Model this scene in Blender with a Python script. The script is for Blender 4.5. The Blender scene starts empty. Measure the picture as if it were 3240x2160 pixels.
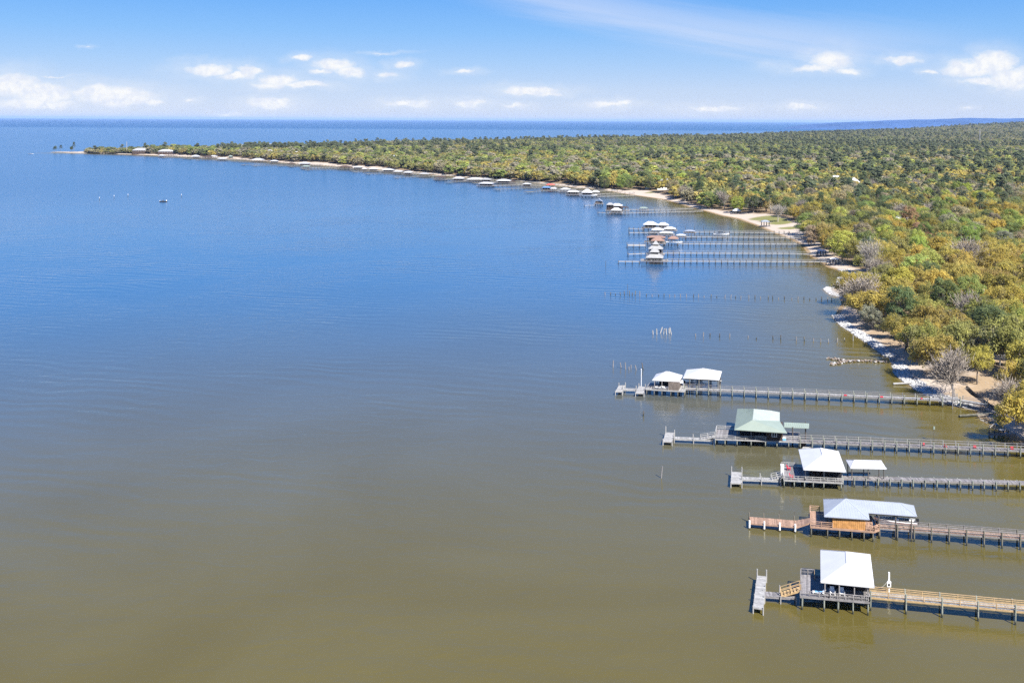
import bpy, math, random
import numpy as np
from mathutils import Vector, Matrix

random.seed(11)
rng = np.random.default_rng(11)
sc = bpy.context.scene
COL = sc.collection

# ---------------------------------------------------------------- camera, sun, sky, exposure
CAM_H = 70.0            # metres above the bay
FPX = 3240.0            # focal length in photo pixels (36 mm on 36 mm)
CX, HY, ROLL = 1620.0, 379.4, 0.0052

cam = bpy.data.objects.new('camera', bpy.data.cameras.new('camera'))
COL.objects.link(cam)
cam.data.sensor_width = 36.0
cam.data.lens = 36.0
cam.data.shift_y = -(1080.0 - HY) / 3240.0
cam.data.clip_start = 1.0
cam.data.clip_end = 200000.0
cam.matrix_world = Matrix.Translation((0, 0, CAM_H)) @ Matrix.Rotation(math.pi / 2, 4, 'X') @ Matrix.Rotation(ROLL, 4, 'Z')
sc.camera = cam

SUN_EL, SUN_AZ = 48.0, 150.0      # azimuth clockwise from the view direction (+Y): behind the camera, to the right
sun = bpy.data.objects.new('sun', bpy.data.lights.new('sun', 'SUN'))
COL.objects.link(sun)
sun.data.energy = 5.0
sun.data.angle = math.radians(0.5)
sun.data.color = (1.0, 0.95, 0.87)
sdir = Vector((math.sin(math.radians(SUN_AZ)) * math.cos(math.radians(SUN_EL)),
               math.cos(math.radians(SUN_AZ)) * math.cos(math.radians(SUN_EL)),
               math.sin(math.radians(SUN_EL))))
sun.rotation_euler = sdir.to_track_quat('Z', 'Y').to_euler()
sun.location = (0, 0, 300)

sc.view_settings.view_transform = 'Standard'
sc.view_settings.look = 'None'
sc.view_settings.gamma = 1.0
sc.view_settings.use_curve_mapping = False
sc.view_settings.exposure = 1.25
sc.render.engine = 'CYCLES'
sc.cycles.max_bounces = 5
sc.cycles.diffuse_bounces = 3
sc.cycles.glossy_bounces = 3
sc.cycles.transmission_bounces = 3
sc.cycles.volume_bounces = 0
sc.cycles.caustics_reflective = False
sc.cycles.caustics_refractive = False
sc.cycles.use_denoising = False


def srgb(r, g, b):
    return tuple(((c / 255.0) / 12.92 if c <= 10 else ((c / 255.0 + 0.055) / 1.055) ** 2.4) for c in (r, g, b))


class NT:
    """A small wrapper for building node trees."""
    def __init__(self, tree):
        self.t = tree
    def n(self, kind, **kw):
        nd = self.t.nodes.new(kind)
        for k, v in kw.items():
            setattr(nd, k, v)
        return nd
    def link(self, a, b):
        self.t.links.new(a, b)
    def val(self, sock, v):
        if hasattr(v, 'is_output') or isinstance(v, bpy.types.NodeSocket):
            self.t.links.new(v, sock)
        else:
            sock.default_value = v
    def math(self, op, a, b=None, c=None, clamp=False):
        nd = self.n('ShaderNodeMath', operation=op, use_clamp=clamp)
        self.val(nd.inputs[0], a)
        if b is not None: self.val(nd.inputs[1], b)
        if c is not None: self.val(nd.inputs[2], c)
        return nd.outputs[0]
    def vmath(self, op, a, b=None, c=None):
        nd = self.n('ShaderNodeVectorMath', operation=op)
        self.val(nd.inputs[0], a)
        if b is not None: self.val(nd.inputs[1], b)
        if c is not None: self.val(nd.inputs[2], c)
        return nd.outputs['Value'] if op in ('LENGTH', 'DOT_PRODUCT', 'DISTANCE') else nd.outputs[0]
    def mix(self, f, a, b, blend='MIX'):
        nd = self.n('ShaderNodeMix', data_type='RGBA', blend_type=blend)
        self.val(nd.inputs[0], f)
        for s, v in ((nd.inputs[6], a), (nd.inputs[7], b)):
            if isinstance(v, tuple): s.default_value = (*v[:3], 1)
            else: self.link(v, s)
        return nd.outputs[2]
    def ramp(self, f, stops, interp='LINEAR'):
        nd = self.n('ShaderNodeValToRGB')
        cr = nd.color_ramp
        cr.interpolation = interp
        while len(cr.elements) < len(stops): cr.elements.new(0.5)
        for e, (p, c) in zip(cr.elements, stops):
            e.position = p
            e.color = (*c, 1) if len(c) == 3 else c
        self.val(nd.inputs[0], f)
        return nd.outputs[0]
    def smooth(self, x, lo, hi):
        nd = self.n('ShaderNodeMapRange', interpolation_type='SMOOTHSTEP')
        self.val(nd.inputs[0], x)
        nd.inputs[1].default_value = lo
        nd.inputs[2].default_value = hi
        return nd.outputs[0]
    def noise(self, vec, scale, detail=3.0, rough=0.5, dist=0.0):
        nd = self.n('ShaderNodeTexNoise')
        if vec is not None: self.link(vec, nd.inputs['Vector'])
        nd.inputs['Scale'].default_value = scale
        nd.inputs['Detail'].default_value = detail
        nd.inputs['Roughness'].default_value = rough
        nd.inputs['Distortion'].default_value = dist
        return nd


world = bpy.data.worlds.new('World')
sc.world = world
world.use_nodes = True
W = NT(world.node_tree)
bg = world.node_tree.nodes['Background']
tc = W.n('ShaderNodeTexCoord').outputs['Generated']
sky = W.n('ShaderNodeTexSky')
sky.sky_type = 'NISHITA'
sky.sun_disc = False
sky.sun_elevation = math.radians(SUN_EL)
sky.sun_rotation = math.radians(SUN_AZ)
sky.dust_density = 0.3
sky.ozone_density = 3.0
sep = W.n('ShaderNodeSeparateXYZ')
W.link(tc, sep.inputs[0])
dx, dy, dz = sep.outputs
elev = W.math('MAXIMUM', dz, 0.0)
EXPO = 2 ** sc.view_settings.exposure
def sk(r, g, b):
    return tuple(c / EXPO for c in srgb(r, g, b))
grad = W.ramp(W.math('POWER', elev, 0.5), [
    (0.0, sk(214, 226, 247)), (0.10, sk(209, 223, 248)), (0.17, sk(194, 216, 249)), (0.235, sk(163, 203, 251)),
    (0.29, sk(130, 189, 252)), (0.345, sk(100, 172, 250)), (0.5, sk(84, 157, 247)), (0.72, sk(70, 138, 236)), (1.0, sk(58, 118, 216))])
nish = W.mix(1.0, sky.outputs[0], (0.12 / EXPO,) * 3, 'MULTIPLY')
air = W.mix(0.12, grad, nish)
# clouds: each puff is an ellipse in (x/y, z/y) of the view direction ahead, ragged by noise
den = W.math('MAXIMUM', dy, 0.05)
U = W.math('DIVIDE', dx, den)
V = W.math('DIVIDE', dz, den)
uv = W.n('ShaderNodeCombineXYZ')
W.link(U, uv.inputs[0]); W.link(V, uv.inputs[1])
uv = uv.outputs[0]
wn = W.noise(W.vmath('MULTIPLY', uv, (1.0, 1.7, 1.0)), 34.0, 5.0, 0.62)
warp = W.vmath('MULTIPLY_ADD', W.vmath('SUBTRACT', wn.outputs['Color'], (0.5, 0.5, 0.5)), (0.035, 0.017, 0.0), uv)
PUFFS = [  # overview pixels (2352 wide): x, y, half width, half height, thinness
    (30, 196, 62, 30, 0), (95, 214, 85, 26, 0), (85, 238, 105, 12, .05), (270, 224, 92, 22, 0), (215, 212, 46, 19, .05), (325, 233, 50, 11, .1),
    (478, 160, 68, 16, .12), (545, 176, 56, 12, .15), (575, 164, 28, 14, .02), (640, 185, 46, 16, .05), (700, 196, 66, 9, .12), (620, 198, 60, 12, .35),
    (690, 132, 28, 9, .08), (765, 148, 50, 17, .1), (800, 162, 38, 15, .08), (925, 150, 30, 11, .25), (885, 172, 44, 13, .45), (735, 165, 36, 9, .3),
    (620, 238, 54, 12, .05), (530, 263, 44, 9, .3), (440, 229, 28, 10, .5), (938, 236, 60, 10, .2), (1080, 238, 54, 10, .25), (1180, 243, 44, 6, .3),
    (1066, 162, 38, 7, .25), (1215, 208, 78, 11, .12), (1260, 217, 44, 7, .2), (1400, 241, 70, 8, .25), (1435, 238, 20, 8, .2), (1640, 249, 72, 11, .2), (1838, 245, 50, 9, .22),
    (1912, 138, 48, 22, .06), (1870, 156, 88, 12, .3), (1945, 160, 40, 12, .3), (2072, 139, 42, 12, .1), (2140, 168, 24, 8, .2),
    (2235, 158, 70, 20, 0), (2282, 146, 48, 26, 0), (2330, 180, 70, 26, 0), (2260, 186, 80, 12, .3), (2225, 250, 20, 5, .5), (120, 172, 70, 4, .55),
    (200, 110, 16, 4, .6), (880, 118, 70, 4, .62)]
field = None
K = 3240.0 / 2352.0
for (x, y, a, b, thin) in PUFFS:
    px, py = x * K - CX, -(y * K - HY) + (x * K - CX) * ROLL
    ia, ib = FPX / (a * K * 1.12), FPX / (b * K * 1.14)
    q = W.vmath('LENGTH', W.vmath('MULTIPLY_ADD', warp, (ia, ib, 0.0), (-px / FPX * ia, -py / FPX * ib, 0.0)))
    if thin: q = W.math('ADD', q, thin)
    field = q if field is None else W.math('MINIMUM', field, q)
rag = W.noise(uv, 95.0, 5.0, 0.6)
f2 = W.math('ADD', field, W.math('MULTIPLY', W.math('SUBTRACT', rag.outputs[0], 0.5), 0.75))
mask = W.math('SUBTRACT', 1.0, W.smooth(f2, 0.45, 1.25))
halo = W.math('MULTIPLY', W.math('SUBTRACT', 1.0, W.smooth(f2, 0.6, 2.3)), W.math('MULTIPLY', wn.outputs[0], 0.55))
mask = W.math('MAXIMUM', mask, halo)
mask = W.math('MULTIPLY', mask, W.smooth(dy, 0.3, 0.5))
# the same kind of small clouds all round the rest of the horizon
ring = W.noise(W.vmath('MULTIPLY', tc, (1.0, 1.0, 4.2)), 6.0, 6.0, 0.6)
rm = W.smooth(ring.outputs[0], 0.60, 0.72)
rm = W.math('MULTIPLY', rm, W.math('MULTIPLY', W.smooth(dz, 0.004, 0.03), W.math('SUBTRACT', 1.0, W.smooth(dz, 0.10, 0.2))))
rm = W.math('MULTIPLY', rm, W.math('SUBTRACT', 1.0, W.smooth(dy, 0.74, 0.84)))
mask = W.math('MAXIMUM', mask, rm)
# thin cirrus: long streaks falling to the right
cu = W.n('ShaderNodeMapping', vector_type='TEXTURE')
W.link(uv, cu.inputs[0])
cu.inputs['Location'].default_value = ((1580 * K - CX) / FPX, -(62 * K - HY) / FPX, 0)
cu.inputs['Rotation'].default_value = (0, 0, math.radians(-8.5))
cs = W.n('ShaderNodeSeparateXYZ')
W.link(cu.outputs[0], cs.inputs[0])
bend = W.math('ADD', cs.outputs[1], W.math('MULTIPLY', W.math('MULTIPLY', cs.outputs[0], cs.outputs[0]), -0.35))
stw = W.noise(W.vmath('MULTIPLY', cu.outputs[0], (3.0, 60.0, 1.0)), 1.6, 4.0, 0.6)
bw = W.math('ADD', bend, W.math('MULTIPLY', W.math('SUBTRACT', stw.outputs[0], 0.5), 0.03))
cir = W.math('SUBTRACT', 1.0, W.smooth(W.math('ABSOLUTE', bw), 0.0, 0.034))
cir = W.math('MULTIPLY', cir, W.math('SUBTRACT', 1.0, W.smooth(W.math('ABSOLUTE', cs.outputs[0]), 0.08, 0.34)))
cir = W.math('MULTIPLY', cir, W.math('MULTIPLY', W.math('ADD', 0.35, stw.outputs[0]), 0.62))
cir = W.math('MULTIPLY', cir, W.smooth(dy, 0.3, 0.5))
air = W.mix(cir, air, sk(214, 226, 251))
shade = W.mix(W.smooth(rag.outputs[0], 0.35, 0.62), sk(232, 238, 250), sk(254, 254, 253))
out = W.mix(W.math('MULTIPLY', mask, 0.97), air, shade)
W.link(out, bg.inputs[0])
bg.inputs[1].default_value = 1.0

# ---------------------------------------------------------------- helpers
def P(x, y, z=0.0):
    """Photo pixel (3240 x 2160) at height z above the bay -> world point."""
    u, v = x - CX, y - HY
    u, v = u + v * ROLL, v - u * ROLL
    Y = (CAM_H - z) * FPX / v
    return Vector((u * Y / FPX, Y, z))


class MB:
    """Collects simple solids into one mesh."""
    def __init__(self):
        self.v, self.f = [], []
    def add(self, vs, fs):
        n = len(self.v)
        self.v += [tuple(p) for p in vs]
        self.f += [tuple(i + n for i in f) for f in fs]
        return self
    def hexa(self, b, t):
        return self.add(list(b) + list(t), [(3, 2, 1, 0), (4, 5, 6, 7), (0, 1, 5, 4), (1, 2, 6, 5), (2, 3, 7, 6), (3, 0, 4, 7)])
    def beam(self, p, q, w, h):
        p, q = Vector(p), Vector(q)
        d = (q - p).normalized()
        s = d.cross(Vector((0, 0, 1)))
        s = Vector((1, 0, 0)) if s.length < 1e-3 else s.normalized()
        n = s.cross(d) * (h / 2)
        s = s * (w / 2)
        return self.hexa([p - s - n, p + s - n, p + s + n, p - s + n], [q - s - n, q + s - n, q + s + n, q - s + n])
    def box(self, c, a, b, h):
        """c = base centre, a and b = half vectors, h = height"""
        c, a, b = Vector(c), Vector(a), Vector(b)
        z = Vector((0, 0, h))
        q = [c - a - b, c + a - b, c + a + b, c - a + b]
        return self.hexa(q, [p + z for p in q])
    def slab(self, pts, th):
        """Polygon of points (any slope, counter-clockwise from above) with thickness th below it."""
        n = len(pts)
        lo = [Vector(p) - Vector((0, 0, th)) for p in pts]
        fs = [tuple(range(n)), tuple(range(2 * n - 1, n - 1, -1))] + [(i, i + n, (i + 1) % n + n, (i + 1) % n) for i in range(n)]
        return self.add(list(pts) + lo, fs)
    def cyl(self, p, q, r0, r1, n=8):
        p, q = Vector(p), Vector(q)
        d = (q - p).normalized()
        a = d.orthogonal().normalized()
        b = d.cross(a)
        ring = [(math.cos(2 * math.pi * i / n), math.sin(2 * math.pi * i / n)) for i in range(n)]
        vs = [p + (a * c + b * s) * r0 for c, s in ring] + [q + (a * c + b * s) * r1 for c, s in ring]
        fs = [(i, (i + 1) % n, (i + 1) % n + n, i + n) for i in range(n)] + [tuple(range(n - 1, -1, -1)), tuple(range(n, 2 * n))]
        return self.add(vs, fs)
    def ob(self, name, mat, parent=None, kind=None, label=None):
        org = parent.location if parent is not None and parent.parent is None else (parent['org'] if parent is not None else (0, 0, 0))
        org = Vector(org)
        me = bpy.data.meshes.new(name)
        me.from_pydata([(x - org.x, y - org.y, z - org.z) for x, y, z in self.v], [], self.f)
        me.update()
        me.materials.append(mat)
        return link(name, me, parent, kind=kind, label=label, org=org)


def link(name, me, parent=None, loc=(0, 0, 0), kind=None, label=None, org=None):
    o = bpy.data.objects.new(name, me)
    COL.objects.link(o)
    o.location = loc
    if parent is not None:
        o.parent = parent
    if kind: o['kind'] = kind
    if label: o['label'] = label
    if org is not None and parent is not None: o['org'] = tuple(org)
    return o


def thing(name, label, cat, loc, group=None):
    o = bpy.data.objects.new(name, None)
    COL.objects.link(o)
    o.location = loc
    o.empty_display_size = 0.5
    return tag(o, label, cat, group)


def tag(o, label, cat, group=None):
    o['label'] = label
    o['category'] = cat
    if group: o['group'] = group
    return o


MATS = {}
def mat(name, col, rough=0.7, var=0.25, scale=3.0, island=0.0, metal=0.0, bump=0.0, spec=0.3, col2=None):
    m = bpy.data.materials.new(name)
    m.use_nodes = True
    t = NT(m.node_tree)
    b = m.node_tree.nodes['Principled BSDF']
    co = t.n('ShaderNodeTexCoord').outputs['Object']
    nz = t.noise(co, scale, 5.0, 0.65)
    lo = tuple(c * (1 - var) for c in col)
    hi = tuple(min(1.0, c * (1 + var)) for c in (col2 or col))
    c = t.mix(t.smooth(nz.outputs[0], 0.3, 0.7), lo, hi)
    if island:
        g = t.n('ShaderNodeNewGeometry').outputs['Random Per Island']
        k = t.math('MULTIPLY_ADD', g, 2 * island, 1.0 - island)
        kk = t.n('ShaderNodeCombineColor')
        for i in range(3): t.link(k, kk.inputs[i])
        c = t.mix(1.0, c, kk.outputs[0], 'MULTIPLY')
    if 'piling' in name or 'rock' in name:      # dark growth at the waterline
        wz = t.n('ShaderNodeSeparateXYZ'); t.link(t.n('ShaderNodeNewGeometry').outputs['Position'], wz.inputs[0])
        c = t.mix(t.smooth(t.math('ADD', wz.outputs[2], t.math('MULTIPLY', nz.outputs[0], .4)), *((.45, 1.0) if 'piling' in name else (.12, .42))), (0.035, 0.038, 0.028), c)
    t.link(c, b.inputs['Base Color'])
    b.inputs['Roughness'].default_value = rough
    b.inputs['Metallic'].default_value = metal
    b.inputs['Specular IOR Level'].default_value = spec
    if bump:
        bp = t.n('ShaderNodeBump')
        bp.inputs['Strength'].default_value = bump
        bp.inputs['Distance'].default_value = 0.05
        t.link(nz.outputs[0], bp.inputs['Height'])
        t.link(bp.outputs[0], b.inputs['Normal'])
    MATS[name] = m
    return m


M_GREY = mat('weathered_wood', (0.181, 0.171, 0.171), 0.85, 0.25, 2.0, 0.28)
M_GREYL = mat('pale_weathered_wood', (0.268, 0.265, 0.258), 0.85, 0.18, 2.0, 0.18)
M_OLDW = mat('old_brown_boards', (0.136, 0.112, 0.096), 0.85, 0.3, 2.0, 0.35)
M_TAN = mat('new_tan_lumber', (0.349, 0.242, 0.127), 0.8, 0.2, 2.0, 0.2)
M_PINK = mat('cedar_boards', (0.282, 0.181, 0.127), 0.8, 0.22, 2.0, 0.25)
M_CEDAR = mat('orange_cedar_siding', (0.390, 0.195, 0.066), 0.75, 0.25, 1.5, 0.2)
M_DARK = mat('dark_brown_siding', (0.055, 0.036, 0.026), 0.8, 0.3, 2.5, 0.2)
M_BLACK = mat('black_parts_and_shade', (0.012, 0.012, 0.014), 0.7, 0.2, 2.0)  # black parts, and the boxes that put porch shade into colour
M_PILE = mat('treated_piling', (0.141, 0.134, 0.107), 0.9, 0.35, 1.2)
M_PILEG = mat('greenish_piling', (0.221, 0.235, 0.201), 0.85, 0.3, 1.2)
M_BARN = mat('wet_dark_piling', (0.10, 0.09, 0.08), 0.85, 0.35, 1.2)
M_WHITE = mat('white_roof_metal', (0.47, 0.475, 0.485), 0.5, 0.04, 0.4)
M_WPAINT = mat('white_paint', (0.78, 0.78, 0.77), 0.5, 0.06, 1.0)
M_CAP = mat('white_ridge_cap', (0.38, 0.385, 0.40), 0.5, 0.03, 0.5)
M_BLUEMETAL = mat('galvanised_roof_metal', (0.242, 0.268, 0.316), 0.5, 0.06, 0.5)
M_SEAM = mat('roof_seam_metal', (0.309, 0.335, 0.383), 0.5, 0.05, 0.5)
M_GREEN = mat('pale_green_roof_metal', (0.202, 0.245, 0.211), 0.5, 0.05, 0.5)
M_GREENLIT = mat('sunlit_green_roof_metal', (0.327, 0.361, 0.335), 0.5, 0.05, 0.5)  # lighter copy of the green roof, sunlight put into the colour
M_GREYROOF = mat('grey_shingle', (0.255, 0.255, 0.255), 0.85, 0.15, 1.5)
M_BROWNROOF = mat('brown_shingle', (0.22, 0.14, 0.11), 0.85, 0.2, 1.5)
M_REDROOF = mat('red_roof_metal', (0.55, 0.10, 0.07), 0.6, 0.1, 1.0)
M_BLUEROOF = mat('blue_roof_metal', (0.120, 0.221, 0.416), 0.5, 0.1, 1.0)
M_TEAL = mat('teal_paint', (0.034, 0.187, 0.242), 0.6, 0.1, 1.0)
M_RED = mat('red_plastic', (0.50, 0.035, 0.06), 0.5, 0.08, 2.0)
M_BLUEP = mat('blue_cloth', (0.12, 0.35, 0.62), 0.8, 0.15, 4.0)
M_GLASS = mat('dark_glass', (0.02, 0.025, 0.03), 0.1, 0.1, 1.0, spec=0.6)
M_GEL = mat('white_gelcoat', (0.80, 0.80, 0.79), 0.25, 0.03, 1.0, spec=0.5)
M_ROCK = mat('pale_riprap_rock', (0.35, 0.345, 0.335), 0.9, 0.3, 1.5, bump=0.6)
M_ROCKD = mat('brown_groin_rock', (0.168, 0.134, 0.107), 0.9, 0.4, 1.5, bump=0.6)
M_CONC = mat('pale_concrete', (0.282, 0.261, 0.228), 0.9, 0.12, 0.6)
M_BARK = mat('grey_brown_bark', (0.16, 0.135, 0.11), 0.95, 0.35, 1.2)
M_BARE = mat('pale_bare_twigs', (0.25, 0.215, 0.18), 0.95, 0.25, 0.8)
M_PALEBARK = mat('bleached_bark', (0.33, 0.30, 0.26), 0.9, 0.2, 1.0)
M_BLACKP = mat('black_pipe', (0.006, 0.006, 0.006), 0.6, 0.1, 2.0)


def leaf_mat(name, kind):
    m = bpy.data.materials.new(name)
    m.use_nodes = True
    t = NT(m.node_tree)
    b = m.node_tree.nodes['Principled BSDF']
    if kind == 'object':
        c = t.n('ShaderNodeObjectInfo').outputs['Color']
    else:
        a = t.n('ShaderNodeAttribute', attribute_type='INSTANCER', attribute_name='tint')
        c = a.outputs['Color']
    a = t.n('ShaderNodeAttribute', attribute_name='clump')
    mo = t.n('ShaderNodeAttribute', attribute_name='moss').outputs['Fac']
    c = t.mix(t.math('MULTIPLY', mo, .8), c, (0.25, 0.235, 0.185))
    c = t.mix(1.0, c, a.outputs['Color'], 'MULTIPLY')
    t.link(c, b.inputs['Base Color'])
    b.inputs['Roughness'].default_value = 0.75
    b.inputs['Specular IOR Level'].default_value = 0.2
    tr = t.n('ShaderNodeBsdfTranslucent')
    t.link(c, tr.inputs[0])
    mx = t.n('ShaderNodeMixShader')
    mx.inputs[0].default_value = 0.55
    t.link(b.outputs[0], mx.inputs[1])
    t.link(tr.outputs[0], mx.inputs[2])
    o = m.node_tree.nodes['Material Output']
    t.link(mx.outputs[0], o.inputs[0])
    return m


M_LEAF = leaf_mat('leaves', 'object')
M_LEAFI = leaf_mat('far_leaves', 'instancer')

# ---------------------------------------------------------------- shoreline
def ov(pts): return [(x * K, y * K) for x, y in pts]
SHORE_PX = [(163.7, 483), (258.6, 485.5), (351, 487.5), (456, 490.5), (575, 496), (641, 499.5), (677, 500.5), (743, 503.5), (793, 508), (853, 511.5),
            (912, 517), (978, 522), (1046, 526), (1121, 532), (1195, 537.5), (1319, 548), (1408, 557), (1468, 562), (1551, 568), (1631, 572.5),
            (1706, 581), (1765, 588.6), (1825, 594.6), (1900, 600), (1978, 614), (2091, 630), (2139, 642), (2187, 657), (2239, 670), (2280, 682),
            (2334, 692), (2358, 701), (2392, 713), (2420, 724.6), (2460, 742), (2484, 750), (2511, 762), (2538, 777), (2552, 796), (2566, 813),
            (2596, 827), (2617, 845), (2640, 851), (2657, 855), (2682, 867), (2690, 873.5), (2655, 878), (2647, 907), (2660, 917), (2616, 909), (2606, 916),
            (2627, 933), (2655, 940), (2663, 960), (2638, 1001), (2668, 1031), (2709, 1058), (2752, 1086), (2790, 1115), (2812, 1131), (2818, 1146), (2837, 1160),
            (2839, 1186), (2861, 1205), (2888, 1220), (2905, 1234), (2940, 1253), (2981, 1271), (3028, 1284), (3050, 1291), (3098, 1300), (3085, 1310), (3104, 1324),
            (3129, 1337), (3154, 1353), (3176, 1372), (3208, 1390), (3240, 1404), (3400, 1475), (3700, 1640), (4200, 1900), (4900, 2300)]
shore = [P(x, y).to_2d() for x, y in SHORE_PX]
def ray(x, Y): return Vector(((x - CX) * Y / FPX, Y))
BACK = [ray(150, 2062), ray(260, 2080), ray(456, 2065), ray(600, 2070), ray(900, 2130), ray(1171, 2640), ray(1515, 2850), ray(1791, 3300), ray(2066, 3700),
        ray(2342, 4500), ray(2617, 5300), ray(2824, 6100), ray(3030, 6800), ray(3240, 7200), ray(3700, 7600)]
poly = np.array([tuple(p) for p in shore] + [(900.0, 140.0)] + [(4900.0, 1500.0)] + [tuple(p) for p in reversed(BACK)])

def sdist(X, Y, pg=None):
    """Signed distance to the land polygon, positive inland."""
    pg = poly if pg is None else pg
    X = np.asarray(X, float); Y = np.asarray(Y, float)
    best = np.full(X.shape, 1e18)
    ins = np.zeros(X.shape, bool)
    n = len(pg)
    for i in range(n):
        ax, ay = pg[i]
        bx, by = pg[(i + 1) % n]
        ex, ey = bx - ax, by - ay
        t = np.clip(((X - ax) * ex + (Y - ay) * ey) / (ex * ex + ey * ey + 1e-9), 0, 1)
        best = np.minimum(best, (X - ax - t * ex) ** 2 + (Y - ay - t * ey) ** 2)
        c = (ay > Y) != (by > Y)
        if c.any():
            ins ^= c & (X < ex * (Y - ay) / (ey if abs(ey) > 1e-12 else 1e-12) + ax)
    return np.where(ins, 1, -1) * np.sqrt(best)

def sstep(x, a, b):
    t = np.clip((x - a) / (b - a), 0, 1)
    return t * t * (3 - 2 * t)

def ground_z(X, Y, d=None):
    X = np.asarray(X, float); Y = np.asarray(Y, float)
    if d is None: d = sdist(X, Y)
    z = np.where(d < 0, np.maximum(-2.5, d * 0.12), np.minimum(d, 9) * 0.13)
    z = z + sstep(d, 9, 26) * 1.6 + sstep(d, 30, 350) * 3.5
    s = np.clip((X / np.maximum(Y, 1) - 0.22) / 0.28, 0, 1.3)
    z = z + 58 * s * sstep(Y, 2600, 7000) * sstep(d, 0, 500)
    z = z + np.where(d > 12, 0.5 * np.sin(X * 0.031 + 1.3) * np.sin(Y * 0.027), 0)
    return z

def gz(x, y): return float(ground_z(np.array([x]), np.array([y]))[0])

def polar(r, th):
    R, T = np.meshgrid(r, th, indexing='ij')
    return (R * np.sin(T)).ravel(), (R * np.cos(T)).ravel()

def grid_faces(nr, nt, keep=None):
    i, j = np.meshgrid(np.arange(nr - 1), np.arange(nt - 1), indexing='ij')
    a = (i * nt + j).ravel()
    q = np.stack([a, a + 1, a + nt + 1, a + nt], 1)
    if keep is not None: q = q[keep[q].any(1)]
    return q

def np_mesh(name, v, q, mt, attrs=None):
    me = bpy.data.meshes.new(name)
    used = np.unique(q)
    remap = np.full(len(v), -1)
    remap[used] = np.arange(len(used))
    v = v[used]; q = remap[q]
    me.vertices.add(len(v))
    me.vertices.foreach_set('co', v.astype(np.float32).ravel())
    me.loops.add(q.size)
    me.loops.foreach_set('vertex_index', q.astype(np.int32).ravel())
    me.polygons.add(len(q))
    me.polygons.foreach_set('loop_start', np.arange(0, q.size, q.shape[1], dtype=np.int32))
    for k, a in (attrs or {}).items():
        at = me.attributes.new(k, 'FLOAT', 'POINT')
        at.data.foreach_set('value', a[used].astype(np.float32))
    me.update(calc_edges=True)
    me.validate()
    me.materials.append(mt)
    return me

TREELINE_PX = [(262, 483), (456, 486), (575, 490), (641, 495), (734, 497), (820, 504), (912, 511), (1002, 515), (1106, 523), (1195, 529), (1289, 539), (1390, 548), (1459, 555), (1536, 563), (1664, 570), (1760, 579), (1850, 588), (1940, 598), (2040, 603), (2100, 616), (2160, 636), (2230, 655), (2310, 668), (2370, 676), (2440, 684), (2520, 704), (2545, 735), (2600, 775), (2645, 815), (2700, 846), (2760, 868), (2775, 905), (2690, 945), (2692, 985), (2760, 1030), (2850, 1078), (2860, 1135), (2885, 1165), (2930, 1195), (2960, 1215), (3040, 1205), (3100, 1160), (3140, 1120), (3205, 1130), (3185, 1215), (3200, 1270), (3205, 1310), (3260, 1370), (3420, 1440), (3700, 1580)]
wood = np.array([tuple(P(x, y, 2.0).to_2d()) for x, y in TREELINE_PX] + [(700.0, 200.0), (4900.0, 1500.0)] + [tuple(p) for p in reversed(BACK[3:])] + [tuple(ray(456, 2050)), tuple(ray(262, 2068))])

# ---------------------------------------------------------------- ground
M_GROUND = bpy.data.materials.new('shore_ground')
M_GROUND.use_nodes = True
t = NT(M_GROUND.node_tree)
b = M_GROUND.node_tree.nodes['Principled BSDF']
co = t.n('ShaderNodeNewGeometry').outputs['Position']
sd_ = t.n('ShaderNodeAttribute', attribute_name='shore').outputs['Fac']
lw_ = t.n('ShaderNodeAttribute', attribute_name='lawn').outputs['Fac']
cl_ = t.n('ShaderNodeAttribute', attribute_name='clearing').outputs['Fac']
st_ = t.n('ShaderNodeAttribute', attribute_name='stone').outputs['Fac']
n1 = t.noise(co, 0.09, 5.0, 0.6)
n2 = t.noise(co, 1.3, 5.0, 0.65)
sand = t.mix(n2.outputs[0], (0.28, 0.225, 0.175), (0.50, 0.43, 0.36))
wet = t.mix(n2.outputs[0], (0.19, 0.135, 0.075), (0.28, 0.20, 0.115))
litter = t.mix(n2.outputs[0], (0.09, 0.065, 0.04), (0.26, 0.19, 0.12))
grass = t.mix(n1.outputs[0], (0.12, 0.14, 0.04), (0.21, 0.185, 0.08))
straw = t.mix(n2.outputs[0], (0.22, 0.155, 0.095), (0.38, 0.29, 0.19))
dn = t.math('MULTIPLY_ADD', t.math('SUBTRACT', n1.outputs[0], 0.5), 22.0, sd_)
wd_ = t.n('ShaderNodeAttribute', attribute_name='wood').outputs['Fac']
dw = t.math('MULTIPLY_ADD', t.math('SUBTRACT', n1.outputs[0], 0.5), 14.0, wd_)
c = t.mix(t.math('MULTIPLY', t.smooth(dw, -3.0, 5.0), t.smooth(dn, 5.0, 12.0)), sand, litter)
c = t.mix(t.smooth(sd_, 1.0, 2.6), wet, c)
c = t.mix(t.smooth(t.math('ADD', cl_, t.math('MULTIPLY', n1.outputs[0], 0.4)), 0.5, 0.8), c, straw)
c = t.mix(t.smooth(t.math('ADD', lw_, t.math('MULTIPLY', n2.outputs[0], 0.3)), 0.5, 0.75), c, grass)
c = t.mix(t.smooth(st_, 0.25, 0.6), c, t.mix(n2.outputs[0], (0.13, 0.125, 0.115), (0.33, 0.325, 0.315)))
t.link(c, b.inputs['Base Color'])
b.inputs['Roughness'].default_value = 0.95
b.inputs['Specular IOR Level'].default_value = 0.1

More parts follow.
